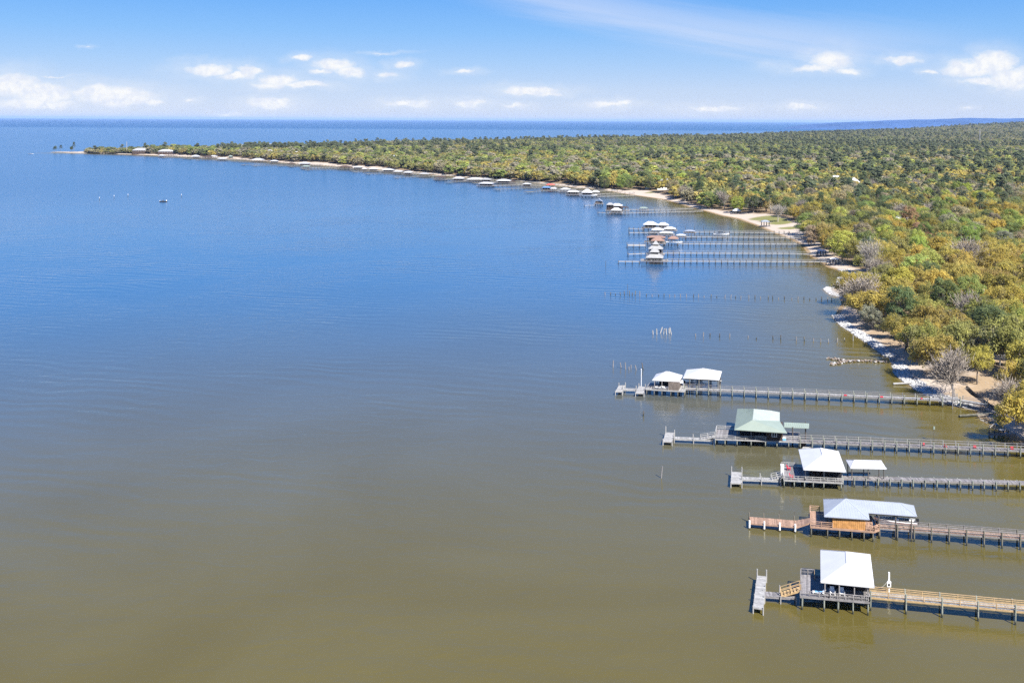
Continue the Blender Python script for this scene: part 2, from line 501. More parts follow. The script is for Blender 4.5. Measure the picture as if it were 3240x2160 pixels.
LAWNS = [(2470, 702, 10), (2495, 716, 8), (2420, 687, 13), (2448, 694, 12), (2062, 608, 10), (2780, 866, 5)]
CLEAR = [(3150, 1170, 8), (3130, 1195, 8), (3110, 1225, 8), (3075, 1250, 8), (3040, 1262, 8), (3150, 1240, 9), (3190, 1265, 7), (2700, 893, 9), (3160, 1150, 6),
         (2800, 1045, 8), (2775, 1020, 7), (2830, 1070, 7), (3005, 1235, 6)]
def patch(X, Y, lst, z=2.5):
    a = np.zeros(X.shape)
    for x, y, r in lst:
        p = P(x, y, z)
        a = np.maximum(a, 1 - np.hypot(X - p.x, (Y - p.y)) / (r * 1.6))
    return a

RIP_LINES = [[(2638, 998), (2668, 1031), (2709, 1058), (2752, 1086), (2790, 1115), (2812, 1131)], [(2825, 1150), (2839, 1186), (2861, 1205), (2888, 1220), (2905, 1234), (2940, 1253), (2981, 1271), (3028, 1284), (3060, 1291)],
             [(2647, 907), (2616, 909), (2606, 916), (2627, 933), (2655, 940)], [(2690, 873), (2655, 878), (2647, 907)], [(2657, 855), (2682, 867), (2690, 873)]]
def stone_field(X, Y):
    best = np.full(X.shape, 1e9)
    for ln in RIP_LINES:
        pts = [P(x, y, 0) for x, y in ln]
        for a, b_ in zip(pts[:-1], pts[1:]):
            ex, ey = b_.x - a.x, b_.y - a.y
            t_ = np.clip(((X - a.x) * ex + (Y - a.y) * ey) / (ex * ex + ey * ey), 0, 1)
            best = np.minimum(best, np.hypot(X - a.x - t_ * ex, Y - a.y - t_ * ey))
    return np.clip(1 - best / 5.5, 0, 1)

r = np.concatenate([np.geomspace(150, 560, 260), np.geomspace(565, 900, 60), np.geomspace(910, 8200, 120)])
th = np.linspace(math.radians(-27), math.radians(48), 420)
X, Y = polar(r, th)
d = sdist(X, Y)
v = np.stack([X, Y, ground_z(X, Y, d)], 1)
me = np_mesh('ground', v, grid_faces(len(r), len(th), d > -22), M_GROUND, {'shore': d, 'lawn': patch(X, Y, LAWNS), 'clearing': patch(X, Y, CLEAR), 'stone': stone_field(X, Y), 'wood': sdist(X, Y, wood)})
me.polygons.foreach_set('use_smooth', np.ones(len(me.polygons), bool))
link('ground', me, kind='structure')

# ---------------------------------------------------------------- bay
M_WATER = bpy.data.materials.new('bay_water')
M_WATER.use_nodes = True
t = NT(M_WATER.node_tree)
b = M_WATER.node_tree.nodes['Principled BSDF']
pos = t.n('ShaderNodeNewGeometry').outputs['Position']
off = t.n('ShaderNodeAttribute', attribute_name='offshore').outputs['Fac']      # metres from the nearest shore
sp = t.n('ShaderNodeSeparateXYZ'); t.link(pos, sp.inputs[0])
dist = t.vmath('LENGTH', pos)
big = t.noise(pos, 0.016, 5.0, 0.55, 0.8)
silt = t.mix(t.smooth(big.outputs[0], 0.3, 0.7), (0.078, 0.063, 0.014), (0.089, 0.073, 0.019))      # river silt, and along the shore the olive of reflected trees
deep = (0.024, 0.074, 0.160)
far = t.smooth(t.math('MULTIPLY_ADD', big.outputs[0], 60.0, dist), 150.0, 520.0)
far = t.math('MULTIPLY', far, t.smooth(off, 4.0, 75.0))  # tree reflections along the shore put into the water colour
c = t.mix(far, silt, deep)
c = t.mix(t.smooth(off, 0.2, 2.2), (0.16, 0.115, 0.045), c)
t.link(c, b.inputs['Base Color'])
b.inputs['IOR'].default_value = 1.333
b.inputs['Specular IOR Level'].default_value = 0.5
wind = t.smooth(t.math('MULTIPLY_ADD', big.outputs[0], 600.0, sp.outputs[1]), 7000.0, 8600.0)   # a ruffled band far out
chop = t.smooth(dist, 200.0, 1200.0)          # open water gets choppier away from the lee of the shore
t.val(b.inputs['Roughness'], t.math('MULTIPLY_ADD', wind, 0.2, t.math('MULTIPLY_ADD', chop, 0.185, 0.035)))
st = t.n('ShaderNodeMapping'); t.link(pos, st.inputs[0])
st.inputs['Rotation'].default_value = (0, 0, math.radians(18))
st.inputs['Scale'].default_value = (0.55, 1.0, 1.0)
w1 = t.noise(st.outputs[0], 1.6, 4.0, 0.6, 0.4)
w2 = t.noise(st.outputs[0], 0.28, 3.0, 0.5, 0.6)
crest = t.vmath('DOT_PRODUCT', pos, (math.sin(math.radians(14)), math.cos(math.radians(14)), 0.0))
along = t.vmath('DOT_PRODUCT', pos, (math.cos(math.radians(14)), -math.sin(math.radians(14)), 0.0))
cw = t.n('ShaderNodeCombineXYZ'); t.link(t.math('MULTIPLY', along, 0.62), cw.inputs[0]); t.link(crest, cw.inputs[1])
wv = t.n('ShaderNodeTexWave', wave_type='BANDS', bands_direction='Y')
t.link(cw.outputs[0], wv.inputs['Vector'])
wv.inputs['Scale'].default_value = 0.052
wv.inputs['Distortion'].default_value = 9.0
wv.inputs['Detail'].default_value = 2.0
wv.inputs['Detail Scale'].default_value = 0.9
patchy = t.smooth(t.noise(pos, 0.014, 2.0, 0.5).outputs[0], 0.42, 0.62)
gust = t.math('MULTIPLY_ADD', t.smooth(t.noise(pos, 0.009, 4.0, 0.6, 1.0).outputs[0], 0.36, 0.64), 0.6, 0.7)
h = t.math('MULTIPLY', t.math('MULTIPLY_ADD', w2.outputs[0], 3.2, t.math('MULTIPLY', w1.outputs[0], 1.0)), gust)
h = t.math('ADD', h, t.math('MULTIPLY', t.math('MULTIPLY', wv.outputs['Fac'], patchy), 1.7))
bp = t.n('ShaderNodeBump')
bp.inputs['Strength'].default_value = 1.0
bp.inputs['Distance'].default_value = 0.034
t.link(h, bp.inputs['Height'])
t.link(bp.outputs[0], b.inputs['Normal'])
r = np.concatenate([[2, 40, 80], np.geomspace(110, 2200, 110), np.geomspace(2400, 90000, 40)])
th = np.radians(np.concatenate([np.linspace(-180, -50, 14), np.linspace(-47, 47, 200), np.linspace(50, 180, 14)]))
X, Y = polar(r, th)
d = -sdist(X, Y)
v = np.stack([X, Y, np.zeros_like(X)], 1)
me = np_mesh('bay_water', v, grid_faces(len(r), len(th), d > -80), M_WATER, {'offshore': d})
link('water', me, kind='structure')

# added blue ridge, stands in for the lifted sea horizon on the right
M_SEABAND = mat('raised_sea_blue', (0.03, 0.075, 0.19), 0.95, 0.2, 0.004)
hb = MB()
for i in range(60):
    x = 2380 + i * 30
    hgt = -8 + (118 + 2.5 * math.sin(i * 0.9) + 1.5 * math.sin(i * 2.3)) * min(1, max(0.0, (x - 2480) / 600.0)) ** 0.45
    for k, z_ in ((1, -3), (1.03, hgt * .7), (1.06, hgt), (1.2, -3)):
        a = ray(x, 9400 * k)
        hb.v.append((a.x, a.y, z_))
hb.f = [(4 * i + k, 4 * i + 4 + k, 4 * i + 5 + k, 4 * i + 1 + k) for i in range(59) for k in range(3)]
hb.ob('raised_sea_strip', M_SEABAND, kind='structure')

# thin blue air over the bay
M_HAZE = bpy.data.materials.new('haze')
M_HAZE.use_nodes = True
t = NT(M_HAZE.node_tree)
M_HAZE.node_tree.nodes.remove(M_HAZE.node_tree.nodes['Principled BSDF'])
pv = t.n('ShaderNodeVolumePrincipled')
pv.inputs['Color'].default_value = (0.42, 0.62, 1.0, 1)
pv.inputs['Density'].default_value = 2.4e-5
pv.inputs['Anisotropy'].default_value = 0.0
t.link(pv.outputs[0], M_HAZE.node_tree.nodes['Material Output'].inputs['Volume'])
hz = MB(); hz.box((0, 0, -3.5), (95000, 0, 0), (0, 95000, 0), 128)
hz.ob('haze', M_HAZE, kind='stuff')

# ---------------------------------------------------------------- trees
def leaf_cloud(cent, rad, per, size, seed, flat=0.75, up=0.5, shade=0.25, droop=0.0):
    """Leaf sprays: small bent quads spread through clumps; returns verts, quads, clump tone per vertex."""
    g = np.random.default_rng(seed)
    n = len(cent)
    idx = np.repeat(np.arange(n), per)
    m = len(idx)
    dr = g.normal(size=(m, 3))
    dr /= np.linalg.norm(dr, axis=1)[:, None]
    dr[:, 2] = np.where(dr[:, 2] < -0.25, -dr[:, 2], dr[:, 2])
    rr = rad[idx] * g.uniform(0.55, 1.08, m)
    c = cent[idx] + dr * rr[:, None] * np.array([1, 1, flat])
    c[:, 2] -= droop * g.uniform(0, 1, m) ** 3
    nrm = dr * 0.75 + np.array([0, 0, up]) + g.normal(size=(m, 3)) * 0.30
    nrm /= np.linalg.norm(nrm, axis=1)[:, None]
    a = np.cross(nrm, g.normal(size=(m, 3)))
    a /= np.linalg.norm(a, axis=1)[:, None]
    bb = np.cross(nrm, a)
    s = (size * g.uniform(0.55, 1.25, m))[:, None]
    k = g.uniform(0.5, 1.0, m)[:, None]
    bend = nrm * s * 0.25
    v = np.stack([c - a * s, c - bb * s * k + bend, c + a * s * 0.9, c + bb * s * k + bend], 1).reshape(-1, 3)
    q = np.arange(m * 4).reshape(-1, 4)
    tone = (1 + shade * g.normal(size=n)).clip(0.6, 1.5)[idx] * (1 + 0.12 * g.normal(size=m))
    return v, q, np.repeat(tone, 4).clip(0.35, 1.8), idx


def crown_mesh(name, kind, seed, nclump, per, size, mt):
    g = np.random.default_rng(seed)
    if kind == 'oak':          # broad, low dome of uneven clumps (unit radius 1, height about 1.3)
        cs, rs = [], []
        lobes = [(g.uniform(-.45, .45), g.uniform(-.45, .45), g.uniform(.38, .62), g.uniform(.42, .62)) for _ in range(5)]
        while len(cs) < nclump:
            lx, ly, lz, lr = lobes[g.integers(len(lobes))]
            dvec = g.normal(size=3); dvec /= np.linalg.norm(dvec)
            if dvec[2] < -0.35: continue
            p = np.array([lx, ly, lz]) + dvec * lr * np.array([1, 1, .72]) * g.uniform(.72, 1.05)
            cs.append(p); rs.append(g.uniform(.10, .21))
        cent, rad = np.array(cs), np.array(rs)
        v, q, tone, idx = leaf_cloud(cent, rad, per, size, seed, .72, .5, .13, .10)
    elif kind == 'tall':       # upright rounded crown
        cs, rs = [], []
        while len(cs) < nclump:
            h = g.uniform(0, 1)
            w = .62 * math.sin(math.pi * (0.12 + 0.80 * h)) ** .7
            a = g.uniform(0, 2 * math.pi)
            rr = w * g.uniform(.55, 1.0)
            cs.append((rr * math.cos(a), rr * math.sin(a), .25 + h * 1.25)); rs.append(g.uniform(.10, .20))
        cent = np.array(cs); v, q, tone, idx = leaf_cloud(cent, np.array(rs), per, size, seed, .9, .35, .12)
    else:                      # pine: flat irregular plates high on the stem
        cs, rs = [], []
        while len(cs) < nclump:
            h = g.uniform(0, 1) ** .7
            w = .52 * (1.02 - h) ** .6 + .06
            a = g.uniform(0, 2 * math.pi)
            rr = w * g.uniform(.2, 1.0)
            cs.append((rr * math.cos(a), rr * math.sin(a), .85 + h * 1.1)); rs.append(g.uniform(.09, .17))
        cent = np.array(cs); v, q, tone, idx = leaf_cloud(cent, np.array(rs), per, size, seed, .6, .4, .12)
    moss = np.zeros(nclump)
    if kind == 'oak':
        low = np.argsort(cent[:, 2])[:nclump * 2 // 3]
        moss[g.choice(low, nclump // 7, replace=False)] = g.uniform(.5, 1, nclump // 7)
        moss[g.choice(nclump, nclump // 12, replace=False)] = .45
    return np_mesh(name, v, q, mt, {'clump': tone, 'moss': np.repeat(moss[idx], 4)})


def limb_mesh(name, seed, h0, spread, mt, depth=2, r0=.045, nb=5, up=.5):
    """Trunk with limbs, three or five sided tapered segments, unit tree."""
    g = np.random.default_rng(seed)
    m = MB()
    def grow(p, dirv, length, rad, lev):
        segs = 3 if lev else 4
        q = Vector(p)
        dv = Vector(dirv).normalized()
        for s in range(segs):
            r1 = rad * (1 - .22 * (s + 1) / segs * (1.0 if lev else .6))
            nx = q + dv * (length / segs)
            m.cyl(q, nx, rad, r1, 5 if rad > .012 else 3)
            rad = r1; q = nx
            dv = (dv + Vector(g.normal(size=3)) * .16 + Vector((0, 0, .05))).normalized()
            if lev < depth and (lev > 0 or s >= 2):
                for _ in range(nb if s == segs - 1 else max(1, nb // 2)):
                    a = g.uniform(0, 2 * math.pi)
                    d2 = Vector((math.cos(a) * spread, math.sin(a) * spread, up + g.uniform(-.25, .35)))
                    grow(q, (d2 + dv * .5), length * g.uniform(.5, .8), rad * g.uniform(.45, .62), lev + 1)
    grow(Vector((0, 0, -.06)), Vector((g.uniform(-.12, .12), g.uniform(-.12, .12), 1)), h0, r0, 0)
    me = bpy.data.meshes.new(name)
    me.from_pydata(m.v, [], m.f)
    me.update()
    me.materials.append(mt)
    return me


def twig_mesh(name, seed, h0, spread, mt, count, wide):
    base = limb_mesh(name, seed, h0, spread, mt, 2, .038, 4, .5)
    g = np.random.default_rng(seed)
    bv = np.array([v_.co[:] for v_ in base.vertices])
    tips = bv[bv[:, 2] > h0 * .55]
    c = tips[g.integers(0, len(tips), count)] + g.normal(size=(count, 3)) * np.array([.13, .13, .09])
    c[:, 2] = np.maximum(c[:, 2], .12)
    dr = c - np.array([0, 0, h0 * .5]); dr /= np.linalg.norm(dr, axis=1)[:, None]
    dr = dr + g.normal(size=(count, 3)) * .45 + np.array([0, 0, .25 if not wide else -.05])
    dr /= np.linalg.norm(dr, axis=1)[:, None]
    sd_v = np.cross(dr, g.normal(size=(count, 3))); sd_v /= np.linalg.norm(sd_v, axis=1)[:, None]
    ln_v = g.uniform(.05, .16, count)[:, None]; wd_v = g.uniform(.004, .009, count)[:, None]
    v = np.stack([c - sd_v * wd_v, c + sd_v * wd_v, c + dr * ln_v + sd_v * wd_v * .5, c + dr * ln_v - sd_v * wd_v * .5], 1).reshape(-1, 3)
    allv = [tuple(p) for p in bv] + [tuple(p) for p in v]
    fs = [tuple(p.vertices) for p in base.polygons] + [tuple(len(bv) + 4 * i + j for j in range(4)) for i in range(count)]
    av = np.array(allv)
    av[:, :2] /= np.percentile(np.hypot(av[:, 0], av[:, 1]), 97)
    av[:, 2] /= np.percentile(av[:, 2], 99.5)
    me = bpy.data.meshes.new(name); me.from_pydata(av.tolist(), [], fs); me.update(); me.materials.append(mt)
    return me

OAKC = [crown_mesh('oak_crown', 'oak', 100 + i, 120, 92, .026, M_LEAF) for i in range(6)]
TALLC = [crown_mesh('tall_crown', 'tall', 200 + i, 95, 88, .025, M_LEAF) for i in range(4)]
PINEC = [crown_mesh('pine_crown', 'pine', 300 + i, 66, 80, .022, M_LEAF) for i in range(4)]
TRUNK = [limb_mesh('trunk', 400 + i, .55, 1.1, M_BARK, 2, .05, 4, .55) for i in range(4)]
PINET = [limb_mesh('trunk', 420 + i, 1.7, .5, M_BARK, 0, .028, 3, .2) for i in range(2)]
BAREC = [twig_mesh('branches', 440 + i, .75, .85, M_BARE, 1900, False) for i in range(4)]
BAREC2 = [twig_mesh('branches', 460 + i, .6, 1.0, M_BARE, 3000, True) for i in range(3)]

PAL = {  # foliage base colours
    'gold': (0.42, 0.345, 0.085), 'olive': (0.29, 0.285, 0.090), 'ochre': (0.39, 0.315, 0.105), 'tan': (0.36, 0.32, 0.20),
    'dark': (0.115, 0.15, 0.07), 'deep': (0.18, 0.215, 0.085), 'lime': (0.40, 0.43, 0.11), 'fresh': (0.27, 0.33, 0.09), 'rust': (0.36, 0.23, 0.14), 'pine': (0.15, 0.185, 0.105)}
WORDS = {'gold': 'golden-olive', 'olive': 'olive-green', 'ochre': 'ochre-tinged', 'tan': 'dull-tan', 'dark': 'dark-green', 'deep': 'deep-green',
         'lime': 'lime-green', 'fresh': 'fresh-green', 'rust': 'rust-red', 'pine': 'dark-needled'}


def jitter(c, s=.14):
    k = random.gauss(1, s)
    return (max(.01, c[0] * k * random.gauss(1, .06)), max(.01, c[1] * k), max(.006, c[2] * k * random.gauss(1, .1)), 1)


def tree(kind, x, y, h, w, colname, label, group=None):
    z = gz(x, y)
    names = {'oak': ('live_oak', 'oak tree'), 'tall': ('leafy_tree', 'tree'), 'pine': ('pine_tree', 'pine tree'), 'bare': ('bare_tree', 'leafless tree')}
    nm, cat = names[kind]
    o = thing(nm, label, cat, (x, y, z), group)
    rot = random.uniform(0, 6.283)
    if kind == 'oak':
        parts = [('crown', random.choice(OAKC), (w / 2, w / 2, h / 1.12)), ('trunk', random.choice(TRUNK), (w / 2, w / 2, h / 1.25))]
    elif kind == 'tall':
        parts = [('crown', random.choice(TALLC), (w / 1.3, w / 1.3, h / 1.6)), ('trunk', random.choice(TRUNK), (w / 2.2, w / 2.2, h / 1.2))]
    elif kind == 'pine':
        parts = [('crown', random.choice(PINEC), (w / 1.1, w / 1.1, h / 2.0)), ('trunk', random.choice(PINET), (h / 2.2, h / 2.2, h / 1.95))]
    else:
        pool = BAREC2 if colname == 'wide' else BAREC
        parts = [('branches', random.choice(pool), (w / 2, w / 2, h))]
    qx = random.uniform(.85, 1.18)
    for pn, me, s in parts:
        c = link(pn, me, o)
        c.scale = s
        c.rotation_euler = (0, 0, rot)
        if pn == 'crown': c.scale = (s[0] * qx, s[1] / qx, s[2]); c.rotation_euler = (random.gauss(0, .07), random.gauss(0, .07), rot)
        if pn == 'crown': c.color = jitter(PAL[colname])
    return o


def vnoise(X, Y, s, seed=0):
    k = np.random.default_rng(seed)
    o = 0
    for i in range(5):
        a = k.uniform(0, 6.28); f = s * k.uniform(.6, 1.7)
        o = o + np.sin((X * math.cos(a) + Y * math.sin(a)) * f + k.uniform(0, 6.28))
    return o / 5

LAND = [(2700, 1060, 'the rock riprap point'), (2730, 900, 'the walled concrete pad'), (3130, 1210, 'the sandy clearing'), (3140, 1140, 'the white footbridge'),
        (2450, 700, 'the green shore lawn'), (2620, 830, 'the grey shelter beach'), (2880, 1200, 'the white riprap bank'), (3220, 1330, 'the small sand cove'),
        (2760, 873, 'the pale barked sycamore'), (2940, 880, 'the lime green tree'), (3055, 870, 'the large pale leafless tree'), (2880, 745, 'the rust crowned tree'), (2706, 577, 'the white roofs in the wood'), (2848, 690, 'the white roof in the near wood'), (2240, 655, 'the vivid green beach tree'), (2098, 590, 'the chimney house'), (3000, 620, 'the dark mid wood pines'), (3150, 700, 'the yellow green inland patch'), (2550, 780, 'the long pier landings'), (2350, 680, 'the lawn gazebo')]
LANDW = [(P(x, y, 2).to_2d(), t_) for x, y, t_ in LAND]

def where(x, y):
    p = Vector((x, y))
    q, nm = min(LANDW, key=lambda a: (a[0] - p).length)
    ip, iq = p.x / p.y * FPX, q.x / q.y * FPX
    if (p - q).length < 13: return f'beside {nm}'
    if abs(ip - iq) < 45: return f'{"behind" if p.y > q.y else "in front of"} {nm}'
    return f'{"right" if ip > iq else "left"} of {nm}'

HERO = [  # photo pixel of the trunk base, kind, height, width, colour, label
    (3022, 1242, 'bare', 12.5, 13, 'wide', 'broad leafless grey tree beside the wooden pole at the pier landing'),
    (2759, 873, 'bare', 17, 13, 'x', 'tall sycamore with a bleached white trunk behind the walled concrete pad'),
    (2936, 905, 'tall', 15, 12, 'lime', 'bright yellow green young tree above a bare trunk in the near canopy'),
    (2384, 675, 'oak', 15, 17, 'dark', 'large dark green round oak at the back of the shore lawn'),
    (2462, 700, 'bare', 12, 12, 'x', 'pale leafless tree with forked white trunk on the shore lawn'),
    (2292, 660, 'bare', 15, 13, 'x', 'tall grey leafless tree just left of the dark round oak'),
    (2240, 655, 'tall', 14, 11, 'fresh', 'vivid green leafy tree at the edge of the beach'),
    (2640, 805, 'oak', 12, 12, 'olive', 'olive oak leaning over the beach at the pier landings'),
    (2565, 770, 'tall', 12, 10, 'tan', 'tan leaved tree with a bent trunk on the sand at the pier end'),
    (2720, 985, 'bare', 14, 17, 'wide', 'wide tangled grey leafless tree on the rock riprap point'),
    (2760, 1030, 'oak', 9, 10, 'tan', 'small tan oak with a dark trunk on bare sand behind the riprap'),
    (2822, 1058, 'oak', 8.5, 9, 'tan', 'low tan oak on the sand strip next to the riprap bend'),
    (2690, 940, 'tall', 6, 8, 'tan', 'low tan shrubby tree at the foot of the concrete pad'),
    (2740, 925, 'oak', 6.5, 9, 'olive', 'low olive tree overhanging the pale concrete pad'),
    (2958, 1180, 'oak', 14, 16, 'gold', 'moss hung golden oak on the bank just above the white riprap'),
    (2908, 1137, 'oak', 13, 15, 'olive', 'olive oak reaching over the water at the rock groin'),
    (3092, 1205, 'oak', 11, 9, 'gold', 'narrow golden tree between the leafless tree and the sandy clearing'),
    (3192, 1180, 'oak', 18, 18, 'olive', 'big dark trunked oak beside the white footbridge'),
    (3225, 1255, 'oak', 11, 14, 'gold', 'low spreading golden oak on the right of the sandy clearing'),
    (3262, 1335, 'oak', 12, 14, 'gold', 'golden oak over the small sand cove at the photo edge'),
    (3195, 1290, 'bare', 8, 9, 'wide', 'pale leafless driftwood-like tree over the small sand cove'),
    (2880, 745, 'tall', 17, 13, 'rust', 'rust red crowned tree deep in the wood'),
    (2868, 930, 'tall', 8, 8, 'rust', 'small rusty tree in front of the lime green tree'),
    (3055, 870, 'bare', 16, 16, 'x', 'large pale leafless tree standing in the middle of the near wood'),
    (3115, 1085, 'oak', 15, 18, 'olive', 'wide olive oak at the head of the sandy clearing, behind the footbridge'),
    (3000, 1120, 'oak', 14, 18, 'gold', 'wide golden oak rising behind the broad leafless grey tree'),
    (3240, 1120, 'oak', 15, 17, 'olive', 'olive oak at the photo edge beyond the footbridge'),
    (2960, 1075, 'oak', 13, 17, 'gold', 'golden oak standing above the white riprap bank, second row'),
    (3250, 1205, 'oak', 12, 15, 'gold', 'golden oak at the photo edge above the sandy clearing'),
    (3290, 1275, 'oak', 13, 16, 'olive', 'olive oak mostly cut by the photo edge above the cove'),
    (3285, 1390, 'oak', 13, 15, 'gold', 'golden oak cut by the photo edge nearest the camera'),
    (2905, 1120, 'oak', 12, 15, 'gold', 'golden oak between the rock groin tree and the second row oak'),
    (2560, 800, 'oak', 0, 0, 'x', ''),
]
occupied = []
for (px, py, kd, h, w, cn, lb) in HERO:
    if not lb: continue
    p = P(px, py, 2.2)
    o = tree(kd, p.x, p.y, h, w, cn, lb, None)
    occupied.append((p.x, p.y, w * .42))
    if 'white trunk' in lb:
        for c in o.children:
            me2 = c.data.copy(); me2.materials.clear(); me2.materials.append(M_PALEBARK); c.data = me2

INLAND = [  # photo pixels of roofs seen in the wood: x0, x1, eave y, wall height
    (2080, 2117, 581, 6), (2132, 2160, 583, 6), (2044, 2054, 594, 5), (2570, 2594, 560, 7), (2630, 2668, 565, 7), (2690, 2722, 577, 7), (2834, 2862, 692, 6),
    (2872, 2880, 695, 5), (2354, 2382, 517, 7), (2498, 2506, 624, 5), (838, 864, 483, 7), (925, 948, 488, 6), (1238, 1254, 500, 6), (1330, 1352, 501, 6), (1072, 1080, 513, 5)]
def roof_Y(x, ye, wh):
    """Distance at which an eave seen at photo pixel (x, ye) stands wh metres above the ground."""
    v = (ye - HY) - (x - CX) * ROLL
    Y = (CAM_H - 6 - wh) * FPX / v
    for _ in range(4):
        q = ray(x, Y)
        Y = (CAM_H - max(1.0, gz(q.x, q.y)) - wh) * FPX / v
    return Y
HOUSEW = [(ray((a + b_) / 2, roof_Y((a + b_) / 2, e, wh) + 6), max(5, (b_ - a) * roof_Y((a + b_) / 2, e, wh) / FPX * .62)) for a, b_, e, wh in INLAND]
HOUSEW += [(P(x, y, 2.0).to_2d(), rr) for x, y, rr in ((440, 488, 14), (525, 490.5, 16), (600, 493.5, 8))]
def keep_clear(X, Y):
    a = patch(X, Y, LAWNS) > 0.32
    a |= patch(X, Y, CLEAR) > 0.42
    for q, rr in HOUSEW:   # the house itself and the gap through which it is seen
        along = ((X - q.x) * -q.x + (Y - q.y) * -q.y) / q.length
        side = np.abs((X - q.x) * q.y - (Y - q.y) * q.x) / q.length
        a |= (side < rr) & (along > -14) & (along < 34)
    return a

# near wood: dart throwing, nearest first
cand = rng.uniform((-20, 215), (640, 1050), (42000, 2))
cand = cand[np.abs(cand[:, 0]) < cand[:, 1] * 0.545 + 8]
din = sdist(cand[:, 0], cand[:, 1], wood)
cand = cand[(din > 0.5) & ~keep_clear(cand[:, 0], cand[:, 1])]
cand = cand[np.argsort(cand[:, 1] + rng.uniform(0, 60, len(cand)))]
near = []
cells = {}
for (x, y) in cand:
    rr = 5.0 + y * 0.0026
    if any((x - a) ** 2 + (y - b_) ** 2 < (rc + 3.0) ** 2 for a, b_, rc in occupied): continue
    cx, cy = int(x // 12), int(y // 12)
    ok = True
    for i in (-1, 0, 1):
        for j in (-1, 0, 1):
            for (a, b_, r2) in cells.get((cx + i, cy + j), ()):
                if (a - x) ** 2 + (b_ - y) ** 2 < (rr + r2) ** 2 * .62: ok = False
    if not ok: continue
    cells.setdefault((cx, cy), []).append((x, y, rr))
    near.append((x, y))
near.sort(key=lambda p: p[1])
counts = dict(oak=0, tall=0, pine=0, bare=0)
LIM = dict(oak=270, tall=230, pine=120, bare=120)
NEAR_MAX = 640
overflow = []
GRP = {'oak': 'live oaks of the wooded shore', 'tall': 'leafy trees of the wooded shore', 'pine': 'pines of the wooded shore', 'bare': 'leafless trees of the wooded shore'}

SPEC = ['gold', 'olive', 'ochre', 'tan', 'dark', 'deep', 'lime', 'fresh', 'rust', 'pine', 'bare']
def pick_species(X, Y, seed):
    """Kind of tree at each place; kinds keep together in stands of 50 to 200 m."""
    g = np.random.default_rng(seed)
    X = np.asarray(X, float); Y = np.asarray(Y, float); n = len(X)
    fz_ = np.clip((Y - 900) / 2400, 0, 1)
    right = np.clip((X / Y - .30) / .15, 0, 1) * sstep(Y, 2000, 4200)
    p = np.zeros((n, 11))
    p[:, 0] = .31 - .15 * fz_; p[:, 1] = .24 + .02 * fz_; p[:, 2] = .11 - .02 * fz_; p[:, 3] = .085 + .06 * fz_ + .3 * right
    p[:, 4] = .045 + .02 * fz_; p[:, 5] = .08 + .07 * fz_; p[:, 6] = .045 + .03 * fz_; p[:, 7] = .065 + .04 * fz_; p[:, 8] = .002
    p[:, 9] = .055 + .08 * fz_; p[:, 10] = .05 + .03 * fz_ + .3 * right
    pen = (X < -80) & (Y > 1100)
    p[pen, 0] *= .4; p[pen, 3] *= 2.2; p[pen, 1] *= 1.6; p[pen, 6] *= .4
    nr = Y < 680
    p[nr, 0] *= 1.6; p[nr, 4] *= .5; p[nr, 5] *= .5; p[nr, 9] *= .5
    sc = np.log(p)
    fr = (.02, .022, .02, .018, .02, .014, .022, .022, .05, .011, .016)
    am = (.8, .8, .9, 1.2, 1.2, 1.6, 2.0, 2.0, .4, 2.8, 1.5)
    for k in range(11):
        sc[:, k] += am[k] * 1.5 * (.65 * vnoise(X, Y, fr[k], 40 + k) + .55 * vnoise(X, Y, fr[k] * .35, 60 + k))
    sc += .9 * g.gumbel(size=(n, 11))
    return sc.argmax(1)
KIND_OF = {'gold': 'oak', 'olive': 'oak', 'ochre': 'oak', 'tan': 'tall', 'dark': 'oak', 'deep': 'tall', 'lime': 'tall', 'fresh': 'tall', 'rust': 'tall', 'pine': 'pine', 'bare': 'bare'}
near_sp = pick_species([p[0] for p in near], [p[1] for p in near], 3)

